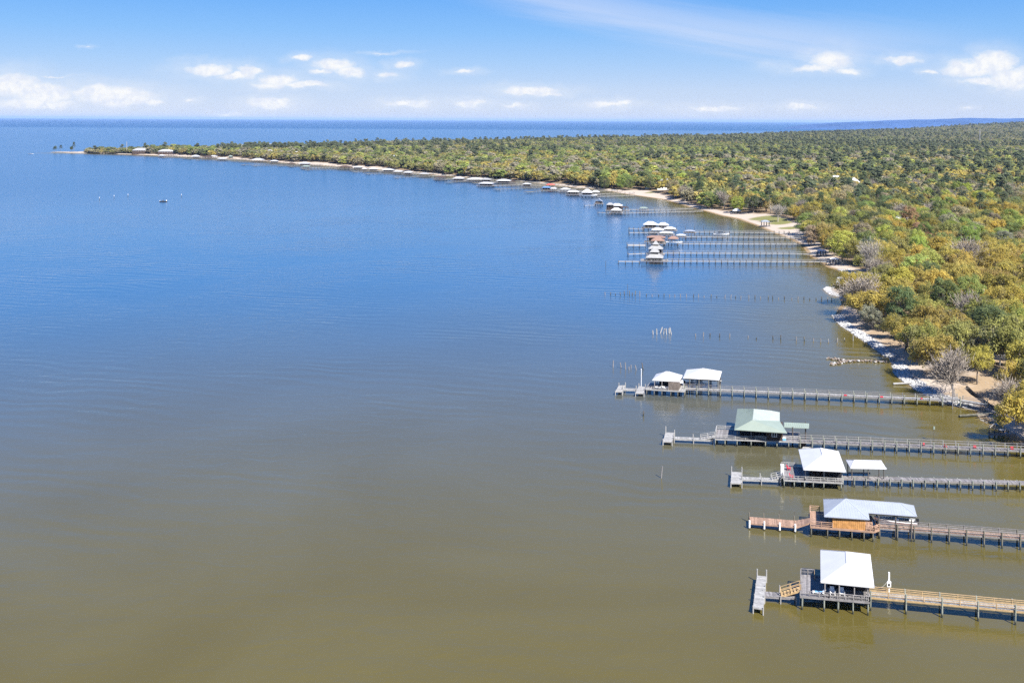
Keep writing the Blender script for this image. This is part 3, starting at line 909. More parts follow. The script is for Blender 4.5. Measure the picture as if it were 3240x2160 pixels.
plan = []
for (x, y), si in zip(near, near_sp):
    cn = SPEC[si]
    kd = KIND_OF[cn]
    if cn == 'bare': cn = 'x'
    if sum(counts.values()) >= NEAR_MAX or counts[kd] >= LIM[kd]:
        overflow.append((x, y)); continue
    counts[kd] += 1
    if kd == 'oak': h, w, sz = random.uniform(10.5, 15), random.uniform(14, 20), None
    elif kd == 'tall': h, w, sz = random.uniform(11, 16), random.uniform(10, 14), None
    elif kd == 'pine': h, w, sz = random.uniform(15, 20), random.uniform(9, 11), None
    else: h, w, sz = random.uniform(11, 15.5), random.uniform(10, 14), None
    plan.append((x, y, kd, cn, h, w))
used_labels = {}
NOUN = {'oak': 'live oak', 'tall': 'leafy tree', 'pine': 'pine', 'bare': 'leafless tree'}
MID = {'oak': 17, 'tall': 12, 'pine': 10, 'bare': 12}
for k_, (x, y, kd, cn, h, w) in enumerate(plan):
    sz = 'large' if w > MID[kd] * 1.08 else 'small' if w < MID[kd] * .92 else 'mid-sized'
    base = f"{sz} {WORDS[cn] if kd != 'bare' else 'grey'} {NOUN[kd]} {where(x, y)}"
    lb = base
    if lb in used_labels:
        nb = sorted((((p[0] - x) ** 2 + (p[1] - y) ** 2, i_) for i_, p in enumerate(plan) if i_ != k_))[:9]
        for _, i_ in nb:
            p = plan[i_]
            lb = f"{base}, next to a {WORDS[p[3]] if p[2] != 'bare' else 'grey'} {NOUN[p[2]]}"
            if lb not in used_labels and len(lb.split()) <= 16: break
        if len(lb.split()) > 16 or lb in used_labels:
            lm = sorted(LANDW, key=lambda a: (a[0] - Vector((x, y))).length)[:6]
            for i1 in range(6):
                for i2 in range(i1 + 1, 6):
                    if lb in used_labels or len(lb.split()) > 16:
                        lb = f"{sz} {WORDS[cn] if kd != 'bare' else 'grey'} {NOUN[kd]} between {lm[i1][1]} and {lm[i2][1]}"
        if len(lb.split()) > 16: lb = base
    used_labels[lb] = 1
    tree(kd, x, y, h, w, cn, lb, GRP[kd])

# far wood: one mass of instanced crowns
def far_points():
    pts = [np.array(overflow).reshape(-1, 2)]
    for y0, y1, s in ((1050, 1600, 12), (1600, 2300, 12.5), (2300, 3400, 14), (3400, 5000, 17), (5000, 8000, 22)):
        xs = np.arange(-y1 * .48, y1 * .56, s); ys = np.arange(y0, y1, s)
        A, B = np.meshgrid(xs, ys)
        A = A + rng.uniform(-.48, .48, A.shape) * s; B = B + rng.uniform(-.48, .48, B.shape) * s
        q = np.stack([A.ravel(), B.ravel()], 1)
        q = q[(q[:, 0] < q[:, 1] * .55) & (q[:, 0] > -q[:, 1] * .47)]
        pts.append(q)
    # the strip between the dart-thrown wood and 860 m beyond x = 520
    q = np.concatenate(pts)
    return q[(sdist(q[:, 0], q[:, 1], wood) > 2.0) & ~keep_clear(q[:, 0], q[:, 1])]

fp = far_points()
fz = ground_z(fp[:, 0], fp[:, 1])
n = len(fp)
names_f = ['gold', 'olive', 'ochre', 'tan', 'dark', 'deep', 'lime', 'fresh', 'rust', 'pine', 'bare']
cols_f = np.array([PAL.get(k_, (0.37, 0.335, 0.25)) for k_ in names_f])
farness = np.clip((fp[:, 1] - 1200) / 2500, 0, 1)
ci = pick_species(fp[:, 0], fp[:, 1], 4)
mean_c = np.array([0.29, 0.285, 0.14])
pull = (.15 + .40 * farness)[:, None]  # crown tints fade to one mean with distance, haze softening in the colour
tint = cols_f[ci] * (1 - pull) + mean_c * .9 * pull
tint = tint * rng.normal(1, .10, n).clip(.7, 1.35)[:, None]
shape = np.where(np.isin(ci, [9]), 2, np.where(np.isin(ci, [5, 6, 7, 8, 10]), 1, 0))
fard = (fp[:, 1] > 2100).astype(int)
index = shape + 3 * fard
spac = np.interp(fp[:, 1], [0, 1500, 2300, 3400, 5000], [12.0, 12.2, 13, 15.5, 20])
rad = spac * rng.uniform(.70, 1.08, n)
hgt = np.where(shape == 2, rng.uniform(13, 22, n) / 2.0, np.where(shape == 1, rng.uniform(10, 15, n) / 1.6, rng.uniform(11.0, 14.5, n) / 1.12))
head = (fp[:, 0] / fp[:, 1] < -.36)
hgt = np.where(head, hgt * .72, hgt)
radx = np.where(shape == 2, rad * 1.0, np.where(shape == 1, rad * 1.15, rad))
pm = bpy.data.meshes.new('far_wood')
pm.vertices.add(n)
pm.vertices.foreach_set('co', np.stack([fp[:, 0], fp[:, 1], fz], 1).astype(np.float32).ravel())
def pattr(nm, ty, arr, field_='value'):
    at = pm.attributes.new(nm, ty, 'POINT')
    at.data.foreach_set(field_, np.ascontiguousarray(arr).ravel())
pattr('tint', 'FLOAT_COLOR', np.concatenate([tint, np.ones((n, 1))], 1).astype(np.float32), 'color')
pattr('size', 'FLOAT_VECTOR', np.stack([radx, radx, hgt], 1).astype(np.float32), 'vector')
pattr('spin', 'FLOAT', rng.uniform(0, 6.28, n).astype(np.float32))
pattr('which', 'INT', index.astype(np.int32))
pcol = bpy.data.collections.new('far_crowns')
protos = [('a_oak', 'oak', 52, 32, .085), ('b_tall', 'tall', 46, 32, .08), ('c_pine', 'pine', 36, 26, .07),
          ('d_oak', 'oak', 30, 20, .13), ('e_tall', 'tall', 26, 20, .12), ('f_pine', 'pine', 22, 18, .10)]
for i, (nm, kd, nc, per, szz) in enumerate(protos):
    pcol.objects.link(bpy.data.objects.new(nm, crown_mesh(nm, kd, 500 + i, nc, per, szz, M_LEAFI)))
ng = bpy.data.node_groups.new('scatter', 'GeometryNodeTree')
ng.interface.new_socket('Geometry', in_out='INPUT', socket_type='NodeSocketGeometry')
ng.interface.new_socket('Geometry', in_out='OUTPUT', socket_type='NodeSocketGeometry')
gi, go = ng.nodes.new('NodeGroupInput'), ng.nodes.new('NodeGroupOutput')
ip = ng.nodes.new('GeometryNodeInstanceOnPoints')
cinfo = ng.nodes.new('GeometryNodeCollectionInfo')
cinfo.inputs['Collection'].default_value = pcol
cinfo.inputs['Separate Children'].default_value = True
cinfo.inputs['Reset Children'].default_value = True
def named(nm, ty):
    nd = ng.nodes.new('GeometryNodeInputNamedAttribute')
    nd.data_type = ty
    nd.inputs['Name'].default_value = nm
    return nd.outputs['Attribute']
ng.links.new(gi.outputs[0], ip.inputs['Points'])
ng.links.new(cinfo.outputs[0], ip.inputs['Instance'])
ip.inputs['Pick Instance'].default_value = True
ng.links.new(named('which', 'INT'), ip.inputs['Instance Index'])
cr = ng.nodes.new('ShaderNodeCombineXYZ')
ng.links.new(named('spin', 'FLOAT'), cr.inputs[2])
ng.links.new(cr.outputs[0], ip.inputs['Rotation'])
ng.links.new(named('size', 'FLOAT_VECTOR'), ip.inputs['Scale'])
ng.links.new(ip.outputs[0], go.inputs[0])
fw = link('far_wood', pm, kind='stuff')
fw['label'] = 'mixed wood stretching inland to the horizon'
md = fw.modifiers.new('scatter', 'NODES')
md.node_group = ng
print('trees near', counts, 'overflow', len(overflow), 'far', n)

# ---------------------------------------------------------------- builders for piers and boathouses
def unit_mesh(name, mt, square=False):
    m = MB()
    if square: m.box((0, 0, 0), (1, 0, 0), (0, 1, 0), 1)
    else: m.cyl((0, 0, 0), (0, 0, 1), 1, .92, 8)
    me = bpy.data.meshes.new(name)
    me.from_pydata(m.v, [], m.f); me.update(); me.materials.append(mt)
    return me
UNIT = {}
def post(parent, name, x, y, z0, z1, r, mt, square=False, lean=(0, 0), label=None):
    k = (name, mt.name, square)
    if k not in UNIT: UNIT[k] = unit_mesh(name, mt, square)
    o = link(name, UNIT[k], parent)
    pl = Vector(parent.location) if parent is not None else Vector((0, 0, 0))
    o.location = Vector((x, y, z0)) - pl
    o.scale = (r, r, z1 - z0)
    o.rotation_euler = (lean[0], lean[1], random.uniform(0, 3) if not square else 0)
    if label: o['label'] = label
    return o


def V3(p, z): return Vector((p[0], p[1], z))
def perp(a, b):
    d = (Vector((b[0], b[1], 0)) - Vector((a[0], a[1], 0))).normalized()
    n = Vector((-d.y, d.x, 0))
    return d, n


def planks(parent, p0, p1, p2, p3, pitch, mt, name='deck_plank', th=.04, gap=.14, jit=.012):
    """Boards laid across from edge p0-p1 to edge p3-p2."""
    p0, p1, p2, p3 = map(Vector, (p0, p1, p2, p3))
    n = max(2, int((p1 - p0).length / pitch))
    m = MB()
    for i in range(n):
        a, b_ = (i + gap / 2) / n, (i + 1 - gap / 2) / n
        j = Vector((0, 0, random.uniform(-jit, jit)))
        e1, e2 = random.uniform(-.03, .03), random.uniform(-.03, .03)
        s = (p3 - p0).normalized()
        q = [p0.lerp(p1, a) + s * e1, p0.lerp(p1, b_) + s * e1, p3.lerp(p2, b_) + s * e2, p3.lerp(p2, a) + s * e2]
        q = [v_ + j for v_ in q]
        m.hexa([v_ - Vector((0, 0, th)) for v_ in q], q)
    return m.ob(name, mt, parent, kind='stuff' if n > 60 else None)


def frame(parent, pts, z1, h, mt, name='deck_frame', w=.06):
    m = MB()
    n = len(pts)
    for i in range(n):
        m.beam(V3(pts[i], z1 - h / 2), V3(pts[(i + 1) % n], z1 - h / 2), w, h)
    return m.ob(name, mt, parent)


def railing(parent, p, q, z, h, n, mt, rails=2, bal=0.0, name='railing', pr=.05):
    p, q = V3(p, z), V3(q, z)
    m = MB()
    up = Vector((0, 0, 1))
    for i in range(n + 1):
        a = p.lerp(q, i / n)
        m.box(a, (pr, 0, 0), (0, pr, 0), h - .02)
    m.beam(p + up * h, q + up * h, .14, .045)
    for k in range(1, rails):
        zz = h * (1 - k / rails)
        m.beam(p + up * zz, q + up * zz, .04, .10)
    o = m.ob(name, mt, parent)
    if bal:
        k = max(2, int((q - p).length / bal))
        m = MB()
        for i in range(1, k):
            a = p.lerp(q, i / k)
            m.box(a + up * .1, (.022, 0, 0), (0, .022, 0), h - .2)
        m.ob('baluster', mt, o, kind='stuff')
    return o


def walkway(parent, a, b_, width, zt, mt, sp, rail_h=.0, post_r=.11, pile_mt=None, rails=2, pitch=.2, post_top=None, skip_first=False, bal=0, mt_rail=None, half=False, x_front=None):
    """Pier walkway whose front edge runs a -> b, deck top at zt."""
    pile_mt = pile_mt or M_PILE
    mt_rail = mt_rail or mt
    d, n = perp(a, b_)
    a0, b0 = V3(a, zt), V3(b_, zt)
    L_ = (b0 - a0).length
    planks(parent, a0, b0, b0 + n * width, a0 + n * width, pitch, mt)
    for k, s in (('stringer', .05), ('stringer', width - .05)):
        m = MB(); m.beam(V3(a0 + n * s, zt - .19), V3(b0 + n * s, zt - .19), .08, .26); m.ob(k, mt_rail, parent)
    cnt = max(1, int(round(L_ / sp)))
    for i in range(1 if skip_first else 0, cnt + 1):
        for s in (-.06, width + .06):
            q = a0 + d * (L_ * i / cnt) + n * s
            top = zt + (rail_h + .05 if rail_h else (.25 if s < 0 else .12))
            if post_top is not None: top = zt + post_top
            g = gz(q.x, q.y)
            post(parent, 'post', q.x, q.y, min(-1.2, g - .5) if g < .2 else g - .4, top, post_r * random.uniform(.9, 1.1), pile_mt,
                 lean=(random.gauss(0, .008), random.gauss(0, .008)))
        if i < cnt + 1:
            m = MB()
            q = a0 + d * (L_ * i / cnt)
            m.beam(V3(q - n * .2, zt - .40), V3(q + n * (width + .2), zt - .40), .09, .20)
            m.ob('cross_beam', pile_mt, parent)
    if rail_h:
        for s in (.0, width):
            railing(parent, a0 + n * s, b0 + n * s, zt, rail_h, cnt * (2 if half else 1), mt_rail, rails=rails, bal=bal, name='handrail')


def roof(parent, faces, th, mt, name='roof', seam=None, seam_mt=None, label=None, cap=None):
    """Sloped faces sharing corners; outer edges closed down by th."""
    m = MB()
    edges = {}
    key = lambda p: (round(p[0], 3), round(p[1], 3), round(p[2], 3))
    for f in faces:
        n = len(f)
        m.add(f, [tuple(range(n))])
        m.add([Vector(p) - Vector((0, 0, th)) for p in f], [tuple(range(n - 1, -1, -1))])
        for i in range(n):
            a, b_ = key(f[i]), key(f[(i + 1) % n])
            edges.setdefault(frozenset((a, b_)), []).append((a, b_))
    for e in edges.values():
        if len(e) == 1:
            a, b_ = Vector(e[0][0]), Vector(e[0][1])
            z = Vector((0, 0, th))
            m.add([a, a - z, b_ - z, b_], [(0, 1, 2, 3)])
    o = m.ob(name, mt, parent, label=label)
    caps = MB()
    for e in edges.values():
        if len(e) == 2:
            a, b_ = Vector(e[0][0]) + Vector((0, 0, .015)), Vector(e[0][1]) + Vector((0, 0, .015))
            caps.beam(a, b_, .16, .04)
    if caps.v and cap is not None: caps.ob('ridge_cap', cap, o)
    if seam:
        m = MB()
        for f in faces:
            f = [Vector(p) for p in f]
            e = (f[1] - f[0])
            nrm = e.cross(f[2] - f[0]).normalized()
            if nrm.z < 0: nrm = -nrm
            ex = e.normalized()
            ey = nrm.cross(ex).normalized()
            pl = [((p - f[0]).dot(ex), (p - f[0]).dot(ey)) for p in f]
            t0, t1 = min(p[0] for p in pl), max(p[0] for p in pl)
            x = t0 + seam / 2
            while x < t1:
                ys = []
                for i in range(len(pl)):
                    (xa, ya), (xb, yb) = pl[i], pl[(i + 1) % len(pl)]
                    if (xa - x) * (xb - x) < 0: ys.append(ya + (yb - ya) * (x - xa) / (xb - xa))
                if len(ys) >= 2 and max(ys) - min(ys) > .2:
                    a, b_ = f[0] + ex * x + ey * min(ys) + nrm * .012, f[0] + ex * x + ey * max(ys) + nrm * .012
                    m.beam(a, b_, .045, .03)
                x += seam
        m.ob('roof_seam', seam_mt or mt, o, kind='stuff')
    return o


def hip_faces(fl, fr, bl, z0, z1, run=None):
    """Hip roof over the parallelogram fl, fr, bl; the ridge runs along the longer side."""
    fl, fr, bl = V3(fl, z0), V3(fr, z0), V3(bl, z0)
    br = fr + bl - fl
    w, dd = (fr - fl).length, (bl - fl).length
    eu, ev = (fr - fl) / w, (bl - fl) / dd
    up = Vector((0, 0, z1 - z0))
    if dd >= w:
        k = min(run or w / 2, dd / 2 - .01)
        r1 = fl + eu * w / 2 + ev * k + up
        r2 = fl + eu * w / 2 + ev * (dd - k) + up
        return [[fl, fr, r1], [fr, br, r2, r1], [br, bl, r2], [bl, fl, r1, r2]], (eu, ev, w, dd)
    k = min(run or dd / 2, w / 2 - .01)
    r1 = fl + ev * dd / 2 + eu * k + up
    r2 = fl + ev * dd / 2 + eu * (w - k) + up
    return [[fl, fr, r2, r1], [fr, br, r2], [br, bl, r1, r2], [bl, fl, r1]], (eu, ev, w, dd)


def wall_box(parent, a, eu, ev, w, d, z0, z1, mt, name='wall'):
    m = MB()
    a = V3(a, z0)
    q = [a, a + eu * w, a + eu * w + ev * d, a + ev * d]
    m.hexa(q, [p + Vector((0, 0, z1 - z0)) for p in q])
    return m.ob(name, mt, parent)


def boards(parent, p, q, z0, z1, pitch, mt, n, name='siding_board', th=.035):
    """Upright siding boards on the line p-q, standing proud along n."""
    p, q = V3(p, z0), V3(q, z0)
    k = max(1, int((q - p).length / pitch))
    d = (q - p) / k
    for i in range(k):
        m = MB()
        a = p + d * (i + .04); b_ = p + d * (i + .96)
        o = n * random.uniform(.0, .012)
        t_ = random.uniform(-.03, .03)
        lo = [a + o, b_ + o, b_ + o - n * th, a + o - n * th]
        m.hexa(lo, [v_ + Vector((0, 0, z1 - z0 + t_)) for v_ in lo])
        m.ob(name, mt, parent)


def stairs(parent, a, b_, w, n, mt, rail=.85, mt_rail=None):
    a, b_ = Vector(a), Vector(b_)
    d, nn = perp(a, b_)
    for i in range(n):
        c = a.lerp(b_, (i + .5) / n)
        m = MB(); m.box(c - Vector((0, 0, .05)), d * ((b_ - a).xy.length / n * .55), nn * (w / 2), .05); m.ob('step', mt, parent)
    for s in (-1, 1):
        o = nn * (s * w / 2)
        m = MB(); m.beam(a + o - Vector((0, 0, .12)), b_ + o - Vector((0, 0, .12)), .05, .25)
        m.ob('stringer', mt_rail or mt, parent)
        if rail:
            m = MB()
            u = Vector((0, 0, rail))
            m.beam(a + o + u, b_ + o + u, .10, .05)
            m.beam(a + o + u * .5, b_ + o + u * .5, .04, .09)
            for k in range(3):
                c = a.lerp(b_, k / 2) + o
                m.box(c - Vector((0, 0, .2)), (.05, 0, 0), (0, .05, 0), rail + .2)
            m.ob('handrail', mt_rail or mt, parent)


def chair(x, y, z, rot, mt, label, group=None):
    o = thing('deck_chair', label, 'chair', (x, y, z), group)
    R = Matrix.Rotation(rot, 3, 'Z')
    def bx(name, c, sx, sy, h, tilt=0):
        m = MB()
        T = Matrix.Rotation(tilt, 3, 'X')
        vs = [Vector((i * sx, j * sy, k * h)) for k in (0, 1) for i, j in ((-1, -1), (1, -1), (1, 1), (-1, 1))]
        vs = [R @ (Vector(c) + T @ v_) + Vector((x, y, z)) for v_ in vs]
        m.hexa(vs[:4], vs[4:]); m.ob(name, mt, o)
    bx('seat', (0, 0, .34), .30, .28, .05, .10)
    bx('backrest', (0, .27, .34), .29, .025, .68, -.28)
    for s in (-1, 1):
        bx('armrest', (s * .33, .0, .56), .06, .33, .03)
        bx('leg', (s * .33, -.26, 0), .035, .035, .56)
        bx('leg', (s * .33, .24, 0), .035, .035, .56)
    return o


def boat(c, axis, length, beam, label, hull_mt=None, top=True, windshield=True, z=0.0, group=None):
    o = thing('motor_boat', label, 'boat', V3(c, z), group)
    ax = Vector((axis[0], axis[1], 0)).normalized()
    sd = Vector((-ax.y, ax.x, 0))
    c = V3(c, z)
    m = MB()
    st = [(-.5, .92, .0, .62), (-.2, 1.0, .0, .64), (.12, .96, .02, .70), (.34, .66, .12, .80), (.46, .28, .28, .88), (.5, .03, .45, .92)]
    rings = []
    for s, w, k, g in st:
        p = c + ax * (s * length)
        w = w * beam / 2
        hh = length * .16
        rings.append([p + Vector((0, 0, k * hh)), p + sd * w * .75 + Vector((0, 0, (k + .35 * (g - k)) * hh)), p + sd * w + Vector((0, 0, g * hh)),
                      p + sd * w * .82 + Vector((0, 0, g * hh + .02)), p - sd * w * .82 + Vector((0, 0, g * hh + .02)), p - sd * w + Vector((0, 0, g * hh)),
                      p - sd * w * .75 + Vector((0, 0, (k + .35 * (g - k)) * hh))])
    n = 7
    fs = []
    for i in range(len(rings) - 1):
        for j in range(n):
            if j == 3 and i < 3: continue
            fs.append((i * n + j, i * n + (j + 1) % n, (i + 1) * n + (j + 1) % n, (i + 1) * n + j))
    fs.append(tuple(range(n - 1, -1, -1)))
    m.add([p for r_ in rings for p in r_], fs)
    m.ob('hull', hull_mt or M_GEL, o)
    hh = length * .16
    m = MB(); m.box(c - ax * length * .16 + Vector((0, 0, hh * .28)), ax * length * .32, sd * beam * .38, .05); m.ob('cockpit_floor', M_GREYL, o)
    m = MB(); m.box(c - ax * length * .02 + Vector((0, 0, hh * .3)), ax * .35, sd * beam * .2, .75); m.ob('console', M_GEL, o)
    m = MB(); m.box(c - ax * length * .3 + Vector((0, 0, hh * .3)), ax * .25, sd * beam * .36, .4); m.ob('seat', M_GREYL, o)
    m = MB(); m.box(c - ax * (length * .53) + Vector((0, 0, hh * .1)), ax * .2, sd * .18, 1.0); m.ob('outboard_motor', M_BLACK, o)
    if windshield:
        m = MB(); m.beam(c + ax * length * .04 - sd * beam * .3 + Vector((0, 0, hh * .9 + .25)), c + ax * length * .04 + sd * beam * .3 + Vector((0, 0, hh * .9 + .25)), .04, .4)
        m.ob('windshield', M_GLASS, o)
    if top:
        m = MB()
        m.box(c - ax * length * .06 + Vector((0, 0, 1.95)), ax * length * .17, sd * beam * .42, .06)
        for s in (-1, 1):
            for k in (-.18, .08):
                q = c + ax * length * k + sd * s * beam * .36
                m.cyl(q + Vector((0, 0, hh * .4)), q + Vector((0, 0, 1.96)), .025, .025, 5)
        m.ob('canopy', M_BLACK, o)  # on the cedar slip boat this black top stands in for shadow
    return o


def Zc(ox, oy, s): return lambda x, y, z: P(ox + x * s, oy + y * s, z)
Z1, Z2, Z3 = Zc(2340, 1700, .38265), Zc(2340, 1500, .38265), Zc(2240, 1380, .42517)
Z4, Z5, Z6 = Zc(2040, 1260, .28061), Zc(1920, 1120, .27211), Zc(2500, 1120, .31463)


def piles(parent, a, eu, ev, ts, rows, z1, r, mt, w):
    for v_ in rows:
        for t_ in ts:
            q = Vector(a) + eu * (t_ * w) + ev * v_
            post(parent, 'piling', q.x, q.y, -1.5, z1, r * random.uniform(.9, 1.12), mt, lean=(random.gauss(0, .01), random.gauss(0, .01)))


# ---------------------------------------------------------------- nearest pier: white hipped boathouse
def house_one():
    FL, FR, BL = Z1(670, 366, 4.2), Z1(1115, 411, 4.2), Z1(668, 100, 4.2)
    faces, (eu, ev, w, dd) = hip_faces(FL, FR, BL, 4.2, 5.75)
    F0, F1 = Z1(500, 495, 1.75), Z1(1075, 545, 1.75)
    fw = (F1 - F0).length
    fu = (F1 - F0).normalized()
    Lk = (Z1(512, 303, 2.05) - V3(F0, 2.05)).length
    h = thing('boathouse', 'white hip roofed boathouse with black-filled porch shade and grey sun deck, nearest to the camera', 'boathouse', V3(F0, 0))
    roof(h, faces, .14, M_WHITE, cap=M_CAP)
    z = 2.05
    A, B = V3(F0, z), V3(F1, z)
    C, D = B + ev * Lk, A + ev * Lk
    planks(h, A, B, C, D, .2, M_GREY)
    frame(h, [A, B, C, D], z - .04, .3, M_GREY)
    frame(h, [A + eu * .0 + ev * (Lk * .4), B + ev * (Lk * .4)], z - .1, .22, M_PILE, 'joist')
    ts = [(x - 500) / 575 for x in (517, 700, 817, 940, 1062)]
    piles(h, F0, fu, ev, ts, (.12, Lk * .33, Lk * .66, Lk * .97), 1.78, .13, M_PILEG, fw)
    for x in (707, 825, 950, 1060):
        q = V3(F0, z) + fu * ((x - 500) / 575 * fw) + ev * .12
        post(h, 'roof_post', q.x, q.y, z, 4.15, .07, M_GREY, True)
    for k, (u, v_) in enumerate(((.12, .93), (.95, .93), (.12, .5))):
        q = FL + eu * (u * w) + ev * (v_ * dd)
        post(h, 'roof_post', q.x, q.y, z, 4.15, .08, M_PILE, True)
    # black box behind the porch, shade under the roof put into colour
    a = FL + eu * .9 + ev * 3.3
    cab = wall_box(h, a, eu, ev, w - 1.4, dd - 5.2, z, 4.1, M_BLACK, 'porch_shade_box')
    for x0 in (770, 846):
        c = a + eu * ((x0 - 690) / 410 * w) - ev * .05
        m = MB(); m.box(V3(c, 2.75), eu * .28, ev * .03, 1.05); m.ob('shutter', M_GREYL, h)
    m = MB(); m.box(V3(a + eu * 4.6 - ev * .04, z + .1), eu * .5, ev * .03, 1.95); d_ = m.ob('door', M_DARK, h)
    # rails
    railing(h, A, A + fu * fw * .42, z, .72, 3, M_GREY, 2)
    railing(h, A + fu * fw * .42, B, z, .72, 5, M_GREY, 2, .22)
    sd = fu * (fw * .212)
    railing(h, D, D + sd, z, .85, 2, M_GREY, 2, .18)
    railing(h, D + sd, D + sd - ev * 1.6, z, .85, 1, M_TAN, 2)
    railing(h, A + ev * (Lk * .62), D, z, .8, 3, M_GREY, 2)
    railing(h, B, B + ev * 1.0, z, .72, 1, M_GREY, 2)
    # swim dock and low walk on the bay side
    zl = .95
    dk = thing('swim_dock', 'pale plank swim dock with a low walk and tan stair below the nearest boathouse', 'dock', V3(Z1(112, 572, zl), 0))
    q = [Z1(112, 572, zl), Z1(195, 585, zl), Z1(222, 320, zl), Z1(145, 312, zl)]
    planks(dk, q[1], q[2], q[3], q[0], .16, M_GREYL)
    frame(dk, q, zl - .04, .2, M_GREYL)
    for i, p in enumerate(q): post(dk, 'piling', p.x, p.y, -1.5, zl + (1.0 if i > 1 else .15), .11, M_GREYL)
    for t_ in (.33, .66):
        for a_, b_ in ((q[0], q[3]), (q[1], q[2])):
            p = a_.lerp(b_, t_); post(dk, 'piling', p.x, p.y, -1.5, zl + .3, .10, M_GREYL)
    a_, b_ = Z1(207, 482, zl), Z1(470, 500, zl)
    walkway(dk, a_, b_, 1.5, zl, M_GREY, 2.9, 0, .09, M_GREYL, pitch=.16, post_top=.15)
    p = Z1(331, 470, zl); post(dk, 'piling', p.x, p.y, -1.2, 2.3, .08, M_GREYL)
    d0, n0 = perp(a_, b_)
    s0 = V3(b_ - d0 * 2.1 + n0 * .8, zl + .05)
    s1 = V3(F0, z) + ev * 2.2
    s1 = V3(s0 + (s1 - s0).dot(d0) * d0, z)
    stairs(dk, s0, s1, 1.2, 6, M_TAN, .85, M_TAN)
    # chairs, lounger
    for x0, lb in ((770, 'white deck chair on the dark porch, left one of the pair'), (850, 'white deck chair on the dark porch, right one of the pair')):
        c = V3(F0, z) + fu * ((x0 - 500) / 575 * fw) + ev * 1.2
        chair(c.x, c.y, z, -.15, M_WPAINT, lb)
    c = V3(F0, z) + fu * (.27 * fw) + ev * .9
    lo = thing('lounger', 'deck lounger with a blue and white towel on the sun deck corner', 'lounger', c)
    m = MB(); m.box(c + Vector((0, 0, .3)), fu * .85, ev * .3, .05); m.ob('frame', M_WPAINT, lo)
    m = MB(); m.box(c + Vector((0, 0, .351)), fu * .5, ev * .26, .04); m.ob('towel', M_BLUEP, lo)
    m = MB(); m.beam(c + fu * .5 + Vector((0, 0, .38)), c + fu * .95 + Vector((0, 0, .8)), .55, .05); m.ob('backrest', M_WPAINT, lo)
    for s in (-1, 1):
        for k in (-1, 1):
            m = MB(); m.box(c + fu * .75 * s + ev * .24 * k, fu * .03, ev * .03, .3); m.ob('leg', M_WPAINT, lo)
    # walkway to the shore
    a_, b_ = Z1(1085, 501, 1.75), Z1(2352, 622, 1.75)
    dd_ = (b_ - a_).normalized()
    pr = thing('pier', 'new tan lumber pier walkway with pale boards at the nearest boathouse', 'pier', V3(a_, 0))
    walkway(pr, a_, b_ + dd_ * 42, 1.55, 2.0, M_GREYL, 4.9, .78, .13, M_PILEG, 3, mt_rail=M_TAN, half=True, pitch=.18)
    # boat lift
    bl = thing('boat_lift_post', 'white boat lift post with a motor box behind the nearest walkway', 'boat lift', Z1(1235, 430, 0))
    p = Z1(1235, 452, 0)
    post(bl, 'post', p.x, p.y, -1.5, 3.0, .1, M_WPAINT, True)
    m = MB(); m.box(V3(p, .95) - ev * .15, fu * .28, ev * .22, .7); m.ob('motor_box', M_WPAINT, bl)
    m = MB(); m.box(V3(p, 1.15) - ev * .40, fu * .12, ev * .03, .3); m.ob('pulley', M_BLACK, bl)
    m = MB()
    e0, e1 = V3(FR - ev * .2 + ev * 3.2, 3.3), V3(p, 1.95)
    pr_ = e0
    for i in range(1, 9):
        t_ = i / 8
        q_ = e0.lerp(e1, t_) - Vector((0, 0, .8 * math.sin(math.pi * t_)))
        m.cyl(pr_, q_, .025, .025, 5); pr_ = q_
    m.ob('cable', M_GREYL, bl)
    q_ = FR + ev * 2.5 + fu * .8
    return eu, ev
eu1, ev1 = house_one()


